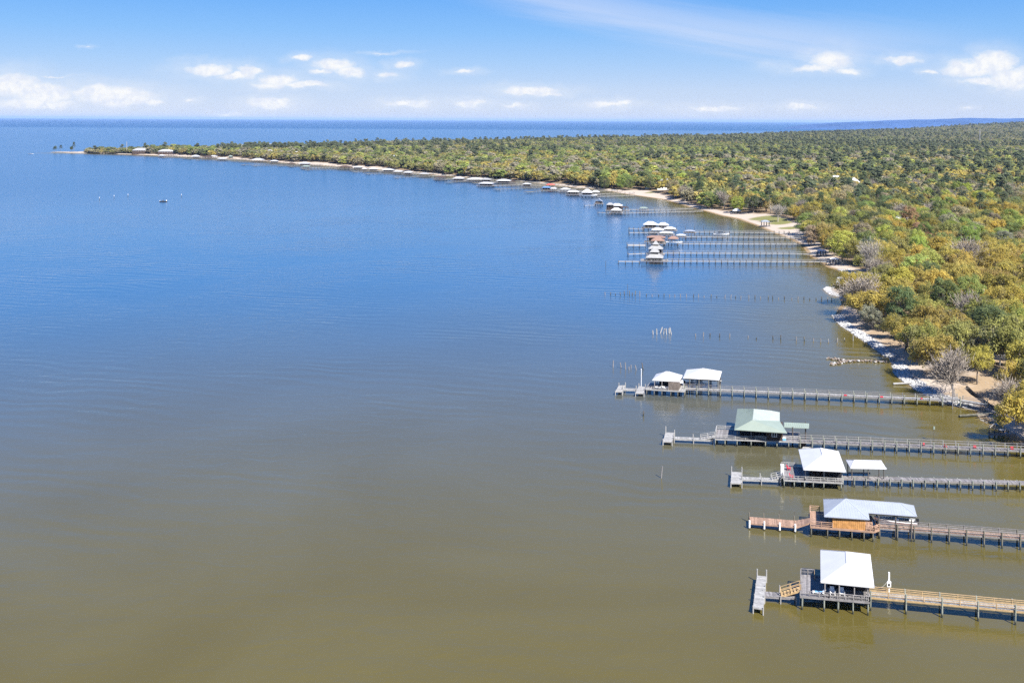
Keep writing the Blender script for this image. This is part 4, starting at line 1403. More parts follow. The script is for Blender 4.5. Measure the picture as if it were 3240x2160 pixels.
# ---------------------------------------------------------------- second pier: cedar cabin with a ribbed blue metal roof
def house_two():
    ez = 3.8
    FL, FR, BL = Z2(700, 348, ez), Z2(1075, 373, ez), Z2(692, 203, ez)
    w, dd = (FR - FL).length, (BL - FL).length
    eu, ev = (FR - FL) / w, (BL - FL) / dd
    BR = FR + BL - FL
    top = FL + eu * (w / 2) + ev * (dd / 2) + Vector((0, 0, 1.75))
    z = 1.85
    F0, F1 = Z2(585, 442, 1.55), Z2(1112, 484, 1.55)
    fw = (F1 - F0).length; fu = (F1 - F0).normalized()
    Lk = (Z2(583, 300, z) - V3(F0, z)).length
    h = thing('boathouse', 'orange cedar sided boathouse with a ribbed blue grey metal pyramid roof', 'boathouse', V3(F0, 0))
    roof(h, [[FL, FR, top], [FR, BR, top], [BR, BL, top], [BL, FL, top]], .12, M_BLUEMETAL, seam=.42, seam_mt=M_SEAM, cap=M_SEAM)
    S0, S1 = Z2(1060, 317, ez), Z2(1467, 347, ez)
    sb = Z2(1442, 258, ez)
    sd = (sb - S1).length; sv = (sb - S1) / sd
    S0b = S0 + sv * sd
    lft = -fu * 3.2
    r2 = S1 + sv * (sd / 2) - fu * (sd * .48) + Vector((0, 0, 1.15))
    r1 = S0 + sv * (sd / 2) + lft + Vector((0, 0, 1.15))
    roof(h, [[S0 + lft * .6, S1, r2, r1], [S1, S1 + sv * sd, r2], [S1 + sv * sd, S0b + lft * .6, r1, r2]], .12, M_BLUEMETAL, 'slip_roof', seam=.42, seam_mt=M_SEAM, cap=M_SEAM)
    A, B = V3(F0, z), V3(F1, z)
    planks(h, A, B, B + ev * Lk, A + ev * Lk, .2, M_PINK)
    G = Z2(1157, 452, z)
    m = MB(); m.slab([B + fu * .02, V3(G, z - .02), V3(G, z - .02) + ev * 2.0, B + fu * .02 + ev * 2.0], .06); m.ob('landing', M_PINK, h)
    frame(h, [A, B, V3(G, z), B + ev * Lk, A + ev * Lk], z - .04, .3, M_PINK)
    ts = [(x - 585) / 527 for x in (592, 728, 828, 932, 1030, 1105)]
    piles(h, F0, fu, ev, ts, (.12, Lk * .33, Lk * .66, Lk * .97), 1.56, .12, M_PILE, fw)
    # cabin
    c0, c1 = V3(F0, z) + fu * ((770 - 585) / 527 * fw) + ev * .08, V3(F0, z) + fu * ((1042 - 585) / 527 * fw) + ev * .08
    cw = (c1 - c0).length
    wall_box(h, c0 + ev * .05, fu, ev, cw, 5.5, z, 3.76, M_CEDAR)
    boards(h, c0, c1, z, 3.72, .3, M_CEDAR, -ev)
    m = MB(); m.box(V3(c0 - fu * .015 + ev * 2.2, z + .1), fu * .02, ev * .45, 1.95); m.ob('door', M_DARK, h)
    # roofed porch on the bay side
    for v_ in (.3, .9):
        q = FL + eu * .6 + ev * (dd * v_)
        post(h, 'roof_post', q.x, q.y, z, ez - .05, .08, M_PILE, True)
    # slip posts
    for x in (1150, 1290, 1420):
        q = S0.lerp(S1, (x - 1060) / 407) + sv * .35
        q = V3(q, 0)
        g_ = Z2(x, {1150: 530, 1290: 541, 1420: 556}[x], 0)
        post(h, 'roof_post', g_.x, g_.y, -1.5, ez - .02, .12, M_BARN)
        q = q + sv * (sd - .8)
        post(h, 'roof_post', q.x, q.y, -1.5, ez - .02, .12, M_BARN)
    m = MB(); m.beam(V3(S0 + sv * .35, ez - .25), V3(S1 + sv * .35, ez - .25), .1, .24); m.beam(V3(S0 + sv * (sd - .4), ez - .25), V3(S1 + sv * (sd - .4), ez - .25), .1, .24)
    m.ob('roof_beam', M_BARN, h)
    railing(h, A, c0 - ev * .08, z, .85, 2, M_PINK, 3)
    railing(h, A + ev * Lk, A + ev * Lk + fu * (fw * .155), z, .9, 1, M_PINK, 3)
    railing(h, c1 - ev * .05 + fu * .1, B, z, .85, 2, M_PINK, 3)
    railing(h, B, V3(G, z), z, .85, 1, M_PINK, 3)
    railing(h, A + ev * (Lk * .55), A + ev * Lk, z, .85, 2, M_PINK, 3)
    # low walk and ramp
    zl = 1.0
    dk = thing('swim_dock', 'reddish plank low walk with white sleeved pilings beside the cedar boathouse', 'dock', V3(Z2(88, 402, zl), 0))
    a_, b_ = Z2(86, 402, zl), Z2(476, 434, zl)
    d0, n0 = perp(a_, b_)
    wd = (Z2(88, 350, zl) - a_).dot(n0)
    planks(dk, a_, b_, b_ + n0 * wd, a_ + n0 * wd, .17, M_PINK)
    frame(dk, [a_, b_, b_ + n0 * wd, a_ + n0 * wd], zl - .04, .2, M_PINK)
    e_ = Z2(584, 398, z)
    planks(dk, b_, e_, e_ + ev * (wd * .75), b_ + n0 * wd, .17, M_PINK)
    for s_ in (0, 1):
        m = MB(); p_, q_ = (b_, e_) if s_ == 0 else (b_ + n0 * wd, e_ + ev * (wd * .75)); m.beam(p_ - Vector((0, 0, .15)), q_ - Vector((0, 0, .15)), .06, .2); m.ob('stringer', M_PINK, dk)
    for x in (82, 205, 333, 460):
        p = a_ + (b_ - a_) * ((x - 86) / 390) - n0 * .1
        s_ = post(dk, 'piling_sleeve', p.x, p.y, .25, zl + .5, .15, M_WPAINT)
        post(dk, 'piling', p.x, p.y, -1.4, .26, .12, M_PILE)
        p = p + n0 * (wd + .2)
        post(dk, 'piling', p.x, p.y, -1.4, zl + .75, .1, M_PILE)
        post(dk, 'rod_holder', p.x + .1, p.y, zl, zl + 1.5, .03, M_BARN)
    # boat on its lift
    c = V3(Z2(1290, 414, 2.0), 0) + sv * 1.0
    boat(c, -fu, 6.8, 2.4, 'white motor boat with a black panel as shadow hoisted under the ribbed slip roof', z=1.75)  # black top added for the dark shadow under the slip roof
    # walkway
    a_, b_ = Z2(1160, 456, 1.55), Z2(2240, 538, 1.55)
    pr = thing('pier', 'pinkish brown pier walkway with three board rails leading to the cedar boathouse', 'pier', V3(a_, 0))
    walkway(pr, a_, b_ + (b_ - a_).normalized() * 48, 1.7, 1.85, M_PINK, 2.72, .78, .13, M_PILE, 3, mt_rail=M_GREY, pitch=.18)
house_two()


# ---------------------------------------------------------------- third pier: white roof and white slip roof
def house_three():
    ez = 3.9
    FL, FR, BL = Z3(710, 246, ez), Z3(1028, 263, ez), Z3(673, 95, ez)
    faces, (eu, ev, w, dd) = hip_faces(FL, FR, BL, ez, 5.6)
    z = 1.6
    F0, F1 = Z3(563, 332, 1.3), Z3(1005, 354, 1.3)
    fw = (F1 - F0).length; fu = (F1 - F0).normalized()
    Lk = (Z3(553, 222, z) - V3(F0, z)).length
    h = thing('boathouse', 'white hip roofed boathouse with red chairs on its bay side deck', 'boathouse', V3(F0, 0))
    roof(h, faces, .14, M_WHITE, cap=M_CAP)
    A, B = V3(F0, z), V3(F1, z)
    planks(h, A, B, B + ev * Lk, A + ev * Lk, .2, M_GREY)
    frame(h, [A, B, B + ev * Lk, A + ev * Lk], z - .04, .28, M_GREYL)
    ts = [(x - 563) / 442 for x in (568, 643, 720, 784, 862, 992)]
    piles(h, F0, fu, ev, ts, (.12, Lk * .33, Lk * .66, Lk * .97), 1.34, .12, M_PILEG, fw)
    for x in (728, 866, 1000):
        q = V3(F0, z) + fu * ((x - 563) / 442 * fw) + ev * .5
        post(h, 'roof_post', q.x, q.y, z, ez - .05, .08, M_GREYL, True)
    for u, v_ in ((.08, .35), (.08, .7), (.08, .95), (.94, .95), (.94, .5)):
        q = FL + eu * (u * w) + ev * (v_ * dd)
        post(h, 'roof_post', q.x, q.y, z, ez - .05, .08, M_GREY, True)
    a = FL + eu * 1.5 + ev * 3.2
    wall_box(h, a, eu, ev, w - 2.0, dd - 5.0, z, ez - .05, M_BLACK, 'porch_shade_box')  # black box, the dark under this roof put in as colour
    m = MB(); m.box(V3(a + eu * 2.2 - ev * .05, z + .35), eu * 1.5, ev * .04, .9); m.ob('counter', M_DARK, h)
    railing(h, A + fu * .1, A + fu * fw * .36, z, .75, 3, M_GREYL, 2)
    railing(h, A + fu * fw * .36, B, z, .75, 5, M_GREYL, 2, .25)
    railing(h, A + ev * Lk, A + ev * Lk + fu * fw * .26, z, .8, 2, M_GREYL, 3)
    railing(h, A, A + ev * (Lk * .35), z, .75, 2, M_GREYL, 2)
    m = MB(); m.box(V3(F0, z) - fu * .1 + ev * (Lk * .35), fu * .3, ev * .5, 1.9); m.ob('shower_panel', M_WPAINT, h)
    for (x, y, lb) in ((602, 243, 'red deck chair at the back of the sun deck by the white boathouse'), (622, 305, 'red deck chair at the front rail of the sun deck by the white boathouse')):
        c = Z3(x, y, z + .2); chair(c.x, c.y, z, 1.2, M_RED, lb)
    for i, t_ in enumerate((.52, .60, .72)):
        c = V3(F0, z) + fu * (t_ * fw) + ev * 1.1
        chair(c.x, c.y, z, .2 * i, M_DARK, ['dark deck chair on the white boathouse porch, left of three', 'dark deck chair on the white boathouse porch, middle of three',
                                            'dark deck chair on the white boathouse porch, right of three'][i])
    # slip roof
    z2 = 3.6
    s = thing('boat_slip_shelter', 'low white roofed boat slip shelter on thin posts beside the pier', 'shelter', V3(Z3(1060, 236, z2), 0))
    sl, sr, sb = Z3(1060, 236, z2), Z3(1330, 241, z2), Z3(1025, 172, z2)
    f2, (su, sv, sw, sdp) = hip_faces(sl, sr, sb, z2, z2 + .75, 1.2)
    roof(s, f2, .12, M_WHITE, cap=M_CAP)
    for u in (.05, .5, .93):
        for v_ in (.06, .92):
            q = sl + su * (u * sw) + sv * (v_ * sdp)
            post(s, 'post', q.x, q.y, -1.5, z2 - .03, .1, M_BARN)
    m = MB(); m.beam(V3(sl + su * .3 + sv * (sdp * .3), 1.5), V3(sl + su * (sw * .65) + sv * (sdp * .3), 1.5), .3, .25); m.ob('lift_beam', M_GREYL, s)
    m = MB(); m.beam(V3(sl + su * .3 + sv * (sdp * .7), 1.5), V3(sl + su * (sw * .65) + sv * (sdp * .7), 1.5), .3, .25); m.ob('lift_beam', M_GREYL, s)
    # swim dock
    zl = .95
    q = [Z3(170, 345, zl), Z3(252, 347, zl), Z3(252, 266, zl), Z3(175, 261, zl)]
    dk = thing('swim_dock', 'grey square swim dock with a low walk beside the white boathouse with red chairs', 'dock', V3(q[0], 0))
    planks(dk, q[1], q[2], q[3], q[0], .17, M_GREYL)
    frame(dk, q, zl - .04, .2, M_GREYL)
    for i, p in enumerate(q): post(dk, 'piling', p.x, p.y, -1.5, zl + (1.0 if i > 1 else .1), .12, M_GREYL)
    a_, b_ = Z3(254, 319, zl), Z3(540, 330, zl)
    walkway(dk, a_, b_, 1.5, zl, M_GREYL, 4.6, 0, .11, M_GREYL, pitch=.17, post_top=.75)
    d0, n0 = perp(a_, b_)
    s0 = b_ - d0 * 1.6 + n0 * .75 + Vector((0, 0, .05)); stairs(dk, s0, V3(s0 + d0 * 2.0, z), 1.1, 4, M_GREYL, .8)
    a_, b_ = Z3(1003, 322, 1.35), Z3(2258, 358, 1.35)
    pr = thing('pier', 'grey pier walkway without rails, its uneven boards lying over many pilings', 'pier', V3(a_, 0))
    walkway(pr, a_, b_ + (b_ - a_).normalized() * 50, 1.65, 1.6, M_GREY, 2.2, 0, .13, M_PILEG, pitch=.28)
house_three()


# ---------------------------------------------------------------- fourth pier: pale green roof over a dark brown cabin
def house_four():
    ez = 4.0
    z = 1.6
    FL, FR, BL = Z4(1010, 351, ez), Z4(1605, 389, ez), Z4(1045, 115, ez)
    R1, R2 = Z4(1215, 243, 6.0), Z4(1230, 118, 6.0)
    K1, K2 = Z4(1412, 250, 5.3), Z4(1415, 135, 5.3)
    E1, E2 = Z4(1522, 253, 4.6), Z4(1522, 155, 4.6)
    w, dd = (FR - FL).length, (BL - FL).length
    eu, ev = (FR - FL) / w, (BL - FL) / dd
    F0, F1 = Z4(790, 468, 1.3), Z4(1752, 503, 1.3)
    fw = (F1 - F0).length; fu = (F1 - F0).normalized()
    Lk = (Z4(806, 348, z) - V3(F0, z)).length
    h = thing('boathouse', 'boathouse with a pale green metal roof and a dark brown cabin with a white window', 'boathouse', V3(F0, 0))
    roof(h, [[FL, R1, R2, BL][::-1][0:0] or [BL, FL, R1, R2], [FL, FR, E1, K1, R1]], .12, M_GREEN, seam=.45, seam_mt=M_GREEN)
    roof(h, [[K1, K2, R2, R1], [E1, E2, K2, K1]], .12, M_GREENLIT, 'slope', seam=.45, seam_mt=M_GREENLIT)  # sun-facing slopes, lit by their lighter colour
    roof(h, [[E2, BL, R2, K2]], .12, M_GREEN, 'rear_slope')
    sl, sr, sbk = Z4(1570, 323, 3.85), Z4(1852, 336, 3.85), Z4(1853, 281, 4.35)
    roof(h, [[sl, sr, sbk, sbk + (sl - sr)]], .12, M_GREEN, 'slip_roof', seam=.45, seam_mt=M_GREEN)
    A, B = V3(F0, z), V3(F1, z)
    planks(h, A, B, B + ev * Lk, A + ev * Lk, .2, M_GREY)
    frame(h, [A, B, B + ev * Lk, A + ev * Lk], z - .04, .26, M_GREYL)
    ts = [(x - 790) / 962 for x in (796, 905, 1042, 1200, 1362, 1490, 1625, 1745)]
    piles(h, F0, fu, ev, ts, (.12, Lk * .33, Lk * .66, Lk * .97), 1.36, .13, M_PILEG, fw)
    c0 = V3(F0, z) + fu * ((1368 - 790) / 962 * fw) + ev * .06
    c1 = V3(F0, z) + fu * ((1556 - 790) / 962 * fw) + ev * .06
    cw = (c1 - c0).length
    wall_box(h, c0 + ev * .05 - Vector((0, 0, 0)), fu, ev, cw, 6.0, 1.35, ez - .05, M_DARK)
    boards(h, c0, c1, 1.35, ez - .1, .25, M_DARK, -ev)
    wc = c0 + fu * ((1462 - 1368) / 188 * cw) - ev * .05
    fr_ = MB()
    for s in (-1, 1):
        fr_.box(V3(wc + fu * s * .48, 2.45), fu * .07, ev * .03, 1.05)
    fr_.box(V3(wc, 2.45), fu * .06, ev * .031, 1.05)
    fr_.box(V3(wc, 2.40), fu * .55, ev * .035, .10); fr_.box(V3(wc, 3.45), fu * .55, ev * .035, .10)
    wf = fr_.ob('window', M_WPAINT, h)
    for s in (-1, 1):
        m = MB(); m.box(V3(wc + fu * s * .235 + ev * .02, 2.5), fu * .17, ev * .015, .95); m.ob('pane', M_GLASS, wf)
    a = FL + eu * 1.0 + ev * 3.4
    wall_box(h, a, eu, ev, (c0 - a).dot(eu), dd - 5.5, z, ez - .05, M_BLACK, 'porch_shade_box')  # porch shade left of the cabin set as a black box
    for x in (1042, 1200):
        q = V3(F0, z) + fu * ((x - 790) / 962 * fw) + ev * .3
        post(h, 'roof_post', q.x, q.y, z, ez - .02, .08, M_GREY, True)
    for u, v_ in ((.06, .5), (.06, .93), (.82, .93)):
        q = FL + eu * (u * w) + ev * (v_ * dd)
        post(h, 'roof_post', q.x, q.y, z, ez - .02, .08, M_GREY, True)
    for x in (1668, 1815):
        q = Z4(x, 445 if x < 1700 else 440, z)
        post(h, 'roof_post', q.x, q.y, -1.5, 3.95, .12, M_BARN)
        q = q + ev * 3
        post(h, 'roof_post', q.x, q.y, -1.5, 4.2, .12, M_BARN)
    railing(h, A, A + fu * fw * .60, z, .8, 5, M_GREYL, 3)
    railing(h, A + ev * Lk, A + ev * Lk + fu * fw * .205, z, .85, 2, M_GREYL, 3)
    railing(h, A + ev * (Lk * .45), A + ev * Lk, z, .8, 2, M_GREYL, 3)
    railing(h, c1 + fu * .1 + ev * 1.2, B + ev * 1.2, z, .8, 2, M_GREYL, 2)
    for i, (x0, x1) in enumerate(((1075, 1170), (1240, 1362))):
        p_, q_ = V3(F0, z) + fu * ((x0 - 790) / 962 * fw) + ev * .7, V3(F0, z) + fu * ((x1 - 790) / 962 * fw) + ev * .7
        bn = thing('bench', ['low grey bench on the green roofed porch, between the two porch posts', 'long grey bench with a back at the brown cabin corner'][i], 'bench', p_)
        m = MB(); m.beam(p_ + Vector((0, 0, .42)), q_ + Vector((0, 0, .42)), .5, .07); m.ob('seat', M_GREYL, bn)
        m = MB(); m.beam(p_ - ev * .28 + Vector((0, 0, .62)), q_ - ev * .28 + Vector((0, 0, .62)), .05, .5 if i else .2); m.ob('backrest', M_GREYL, bn)
        for pp in (p_, q_):
            m = MB(); m.box(pp.lerp((p_ + q_) / 2, .1), fu * .05, ev * .22, .4); m.ob('leg', M_GREYL, bn)
    c = Z4(1573, 470, z)
    ic = thing('ice_chest', 'blue and white ice chest at the right corner of the brown cabin', 'ice chest', V3(c, z))
    m = MB(); m.box(V3(c, z), fu * .35, ev * .25, .42); m.ob('body', M_BLUEP, ic)
    m = MB(); m.box(V3(c, z + .425), fu * .37, ev * .27, .1); m.ob('lid', M_WPAINT, ic)
    # swim dock
    zl = .9
    q = [Z4(205, 482, zl), Z4(308, 487, zl), Z4(335, 385, zl), Z4(236, 380, zl)]
    dk = thing('swim_dock', 'grey square swim dock with a low railless walk in front of the green roofed boathouse', 'dock', V3(q[0], 0))
    planks(dk, q[1], q[2], q[3], q[0], .17, M_GREYL)
    frame(dk, q, zl - .04, .2, M_GREYL)
    for i, p in enumerate(q): post(dk, 'piling', p.x, p.y, -1.5, zl + ((.5, .1, .6, 1.3)[i]), .13, M_GREYL)
    a_, b_ = Z4(328, 453, zl), Z4(770, 472, zl)
    walkway(dk, a_, b_, 1.5, zl, M_GREYL, 3.8, 0, .12, M_GREYL, pitch=.17, post_top=.7)
    d0, n0 = perp(a_, b_)
    s0 = b_ - d0 * 2.6 + n0 * .75 + Vector((0, 0, .05)); stairs(dk, s0, V3(s0 + d0 * 3.0, z), 1.1, 5, M_GREYL, .8)
    # floating dock
    q = [Z4(1775, 562, .35), Z4(1882, 565, .35), Z4(1880, 520, .35), Z4(1800, 516, .35)]
    fd = thing('floating_dock', 'small grey floating dock under the pier to the right of the brown cabin', 'dock', V3(q[0], 0))
    m = MB(); m.slab(q, .3); m.ob('float', M_GREYL, fd)
    c = Z4(1775, 520, .35)
    m = MB(); m.box(V3(c, .1), fu * .7, ev * .8, 1.2); m.ob('storage_box', M_DARK, fd)
    a_, b_ = Z6(232, 882, 1.3), Z6(2352, 986, 1.3)
    a_ = V3(F1, 1.3) + fu * .05
    pr = thing('pier', 'long grey railed pier walkway with red cushions, leading to the green roofed boathouse', 'pier', V3(a_, 0))
    walkway(pr, a_, b_ + (b_ - a_).normalized() * 34, 1.75, z, M_GREY, 2.5, .95, .12, M_PILEG, 2, mt_rail=M_GREY)
    for i, (x, y) in enumerate(((1345, 915), (1562, 930), (1858, 940), (2232, 952))):
        c = Z6(x, y, z + .1)
        m = MB(); m.box(c - Vector((0, 0, .05)), fu * (.3 if i else .2), ev * .2, .2); m.box(c + ev * .2, fu * (.28 if i else .18), ev * .08, .4)
        o = m.ob('cushion', M_RED)
        tag(o, ['small faded red cushion on the long grey pier, farthest from the shore', 'bright red cushion against a rail post on the long grey pier',
                'bright red cushion near the middle of the long grey pier rail', 'red cushion on the long grey pier, nearest the photo edge'][i], 'cushion', 'red cushions along the grey piers')
house_four()


# ---------------------------------------------------------------- fifth pier: two white hipped roofs
def house_five():
    z = 1.7
    ez = 3.9
    FL, FR, BL = Z5(527, 301, ez), Z5(842, 320, ez), Z5(575, 228, ez)
    faces, (eu, ev, w, dd) = hip_faces(FL, FR, BL, ez, 5.5, 3.0)
    F0, F1 = Z5(452, 416, 1.4), Z5(900, 418, 1.4)
    F1 = F0 + eu * (F1 - F0).length
    fw = (F1 - F0).length; fu = eu
    Lk = min(14.0, dd * .95)
    h = thing('boathouse', 'left of the twin white roofed boathouses, over a weathered plank cabin', 'boathouse', V3(F0, 0))
    roof(h, faces, .14, M_WHITE, cap=M_CAP)
    A, B = V3(F0, z), V3(F1, z)
    planks(h, A, B, B + ev * Lk, A + ev * Lk, .2, M_GREYL)
    frame(h, [A, B, B + ev * Lk, A + ev * Lk], z - .04, .28, M_GREYL)
    ts = [(x - 452) / 448 for x in (460, 550, 637, 738, 820, 895)]
    piles(h, F0, fu, ev, ts, (.12, Lk * .33, Lk * .66, Lk * .97), 1.44, .13, M_PILE, fw)
    for x in (552, 637, 735):
        q = V3(F0, z) + fu * ((x - 452) / 448 * fw) + ev * .3
        post(h, 'roof_post', q.x, q.y, z, ez - .05, .08, M_GREY, True)
    for u, v_ in ((.06, .5), (.06, .93), (.94, .93)):
        q = FL + eu * (u * w) + ev * (v_ * dd)
        post(h, 'roof_post', q.x, q.y, z, ez - .05, .08, M_GREY, True)
    c0, c1 = V3(F0, z) + fu * ((712 - 452) / 448 * fw) + ev * .1, V3(F0, z) + fu * ((830 - 452) / 448 * fw) + ev * .1
    wall_box(h, c0 + ev * .05, fu, ev, (c1 - c0).length, 6, z, ez - .05, M_OLDW)
    boards(h, c0, c1, z - .15, ez - .4, .3, M_OLDW, -ev)
    wall_box(h, FL + eu * 1.2 + ev * 4.0, eu, ev, w * .5, dd - 6, z, ez - .05, M_BLACK, 'porch_shade_box')  # black box painted as the shade below the left roof
    railing(h, A + fu * fw * .2, c0 - ev * .1, z, .8, 3, M_GREY, 3)
    # clutter under the rail: two kayaks
    for i, (x, y) in enumerate(((610, 392), (680, 385))):
        c = Z5(x, y, z + .3)
        ky = thing('kayak', ['white kayak lying on the porch deck below the left roof', 'cream kayak propped beside the weathered plank cabin'][i], 'kayak', c)
        m = MB()
        for k in range(6):
            a0, a1 = -1.6 + 3.2 * k / 6, -1.6 + 3.2 * (k + 1) / 6
            r0, r1 = .33 * (1 - (a0 / 1.62) ** 2) ** .5, .33 * max(.02, 1 - (a1 / 1.62) ** 2) ** .5
            m.cyl(c + fu * a0, c + fu * a1, max(.02, r0), max(.02, r1), 8)
        m.ob('hull', M_GEL, ky)
        m = MB(); m.box(c + Vector((0, 0, .27)), fu * .45, ev * .17, .07); m.ob('seat', M_BLACK, ky)
    # right roof over the boat slip
    ez2 = 4.1
    s = thing('boat_slip_shelter', 'right of the twin white roofs, a boat slip shelter on dark posts', 'shelter', V3(Z5(880, 275, ez2), 0))
    sl, sr, sbk = Z5(885, 276, ez2), Z5(1308, 299, ez2), Z5(1338, 200, ez2)
    f2, (su, sv, sw, sdp) = hip_faces(sl, sr, sl + (sbk - sr), ez2, 5.75)
    roof(s, f2, .14, M_WHITE, cap=M_CAP)
    for x, yb in ((962, 468), (1070, 477), (1180, 481), (1292, 482)):
        g_ = Z5(x, yb, 0)
        post(s, 'post', g_.x, g_.y, -1.5, ez2 - .02, .13, M_PILE)
        q = g_ + sv * (sdp * .55); post(s, 'post', q.x, q.y, -1.5, ez2 - .02, .13, M_BARN)
        q = g_ + sv * (sdp * .95); post(s, 'post', q.x, q.y, -1.5, ez2 - .02, .13, M_BARN)
    m = MB(); m.beam(V3(sl + sv * .5 + su * .3, ez2 - .3), V3(sr + sv * .5 - su * .3, ez2 - .3), .1, .3); m.ob('roof_beam', M_BARN, s)
    m = MB(); m.beam(V3(sl + sv * (sdp * .95), 1.7), V3(sr + sv * (sdp * .95), 1.7), .9, .15); m.ob('catwalk', M_GREYL, s)
    m = MB(); m.beam(V3(sl + sv * (sdp * .5) + su * (sw * .35), z), V3(sl + sv * (sdp * .9) + su * (sw * .35), z), .9, .15); m.ob('catwalk', M_GREYL, s)
    bc = V3(sl + sv * (sdp * .33) + su * (sw * .33), 0)
    boat(bc, su, 5.6, 2.1, 'white skiff on the lift under the right of the two white roofs', top=False, z=1.6)
    aw = thing('awning', 'small white awning in the gap between the two white roofs', 'awning', Z5(866, 330, 3.2))
    q = [Z5(845, 333, 3.1), Z5(888, 333, 3.1), Z5(884, 303, 3.5), Z5(868, 303, 3.5)]
    m = MB(); m.slab(q, .06); m.ob('canvas', M_WPAINT, aw)
    for p in q[:2]: post(aw, 'post', p.x, p.y, z, 3.08, .05, M_WPAINT)
    # docks on the bay side
    zl = 1.0
    dk = thing('swim_dock', 'pair of pale swim docks joined by a walk beside the flagpole', 'dock', V3(Z5(98, 433, zl), 0))
    for q in ([Z5(98, 433, zl), Z5(180, 433, zl), Z5(215, 360, zl), Z5(140, 364, zl)], [Z5(333, 450, zl), Z5(432, 451, zl), Z5(446, 380, zl), Z5(372, 370, zl)]):
        planks(dk, q[1], q[2], q[3], q[0], .17, M_GREYL)
        frame(dk, q, zl - .04, .22, M_GREYL)
        for i, p in enumerate(q): post(dk, 'piling', p.x, p.y, -1.5, zl + .6 * (i > 1) + .1, .13, M_GREYL)
    a_, b_ = Z5(186, 412, zl), Z5(345, 416, zl)
    walkway(dk, a_, b_, 1.5, zl, M_GREYL, 4.5, 0, .12, M_GREYL, pitch=.17, post_top=.7)
    p = Z5(400, 366, zl)
    fp_ = thing('flagpole', 'bare white flagpole on the inner swim dock', 'flagpole', V3(p, 0))
    post(fp_, 'pole', p.x, p.y, -.5, 5.2, .08, M_WPAINT)
    m = MB(); m.box(V3(p, 5.2), (.12, 0, 0), (0, .12, 0), .12); m.ob('finial', M_WPAINT, fp_)
    s0 = Z5(440, 425, zl + .05) + ev * .8
    stairs(dk, s0, V3(s0 + fu * 3.2, z), 1.2, 5, M_GREY, .8)
    c = Z5(512, 385, z)
    rk = thing('crab_trap_stack', 'grey heap of wire crab traps at the bay corner of the left roof', 'crab traps', V3(c, z))
    for i in range(3):
        cc = V3(c, z + .02) + fu * (.55 * (i - 1)) + ev * (.2 * i)
        m = MB()
        for k in range(5):
            hh_ = .55 * k / 4
            for e0, e1 in ((fu, ev), (ev, fu)):
                for sg in (-1, 1): m.beam(cc + e1 * .26 * sg - e0 * .26 + Vector((0, 0, hh_ + .02)), cc + e1 * .26 * sg + e0 * .26 + Vector((0, 0, hh_ + .02)), .03, .03)
        m.ob('trap', M_GREYL, rk)
    # walkway
    a_, b_ = Z5(905, 418, 1.4), Z6(1530, 474, 1.4)
    pr = thing('pier', 'weathered railed pier walkway from the twin white roofs to the rock bank', 'pier', V3(a_, 0))
    walkway(pr, a_, b_, 1.8, z, M_GREYL, 2.95, .85, .13, M_PILEG, 2, mt_rail=M_GREY)
    d0, n0 = perp(a_, b_)
    c_ = b_ + d0 * 4.2
    walkway(pr, b_ + d0 * .1, c_, 2.6, z + .25, M_GREYL, 4.2, .75, .13, M_PILEG, 2, mt_rail=M_GREY, post_top=.8)
    e_ = Z6(1965, 520, 1.5)
    walkway(pr, c_ + d0 * .1, e_, 1.8, z + .05, M_GREYL, 4.4, .8, .12, M_PILEG, 2, mt_rail=M_GREY, post_top=.9)
    for i, (x, y) in enumerate(((555, 414), (920, 430), (1322, 447))):
        c = Z6(x, y, z + .1)
        m = MB(); m.box(c - Vector((0, 0, .05)), d0 * (.36 if i < 2 else .22), n0 * .2, .2)
        m.box(c + Vector((0, 0, .154)), d0 * .2, n0 * .1, .06)
        tag(m.ob('float_cushion', M_RED), ['red float on the weathered pier, nearest the white twin roofs', 'red float on the weathered pier, middle of three',
                                            'small red float on the weathered pier, nearest the rock bank'][i], 'float', 'red floats on the weathered pier')
house_five()

# ---------------------------------------------------------------- boathouses further off
ZM, ZN, ZA, ZB, ZD = Zc(1940, 660, .34014), Zc(1800, 560, .29762), Zc(1200, 480, .29762), Zc(600, 440, .29762), Zc(140, 420, .26361)
EU = Vector((math.cos(math.radians(10)), -math.sin(math.radians(10)), 0))
EV = Vector((math.sin(math.radians(10)), math.cos(math.radians(10)), 0))

def raypt(px, Y): return Vector(((px[0] - CX + (px[1] - HY) * ROLL) * Y / FPX, Y, 0))
def zat(px, Y):
    v = (px[1] - HY) - (px[0] - CX) * ROLL
    return CAM_H - v * Y / FPX

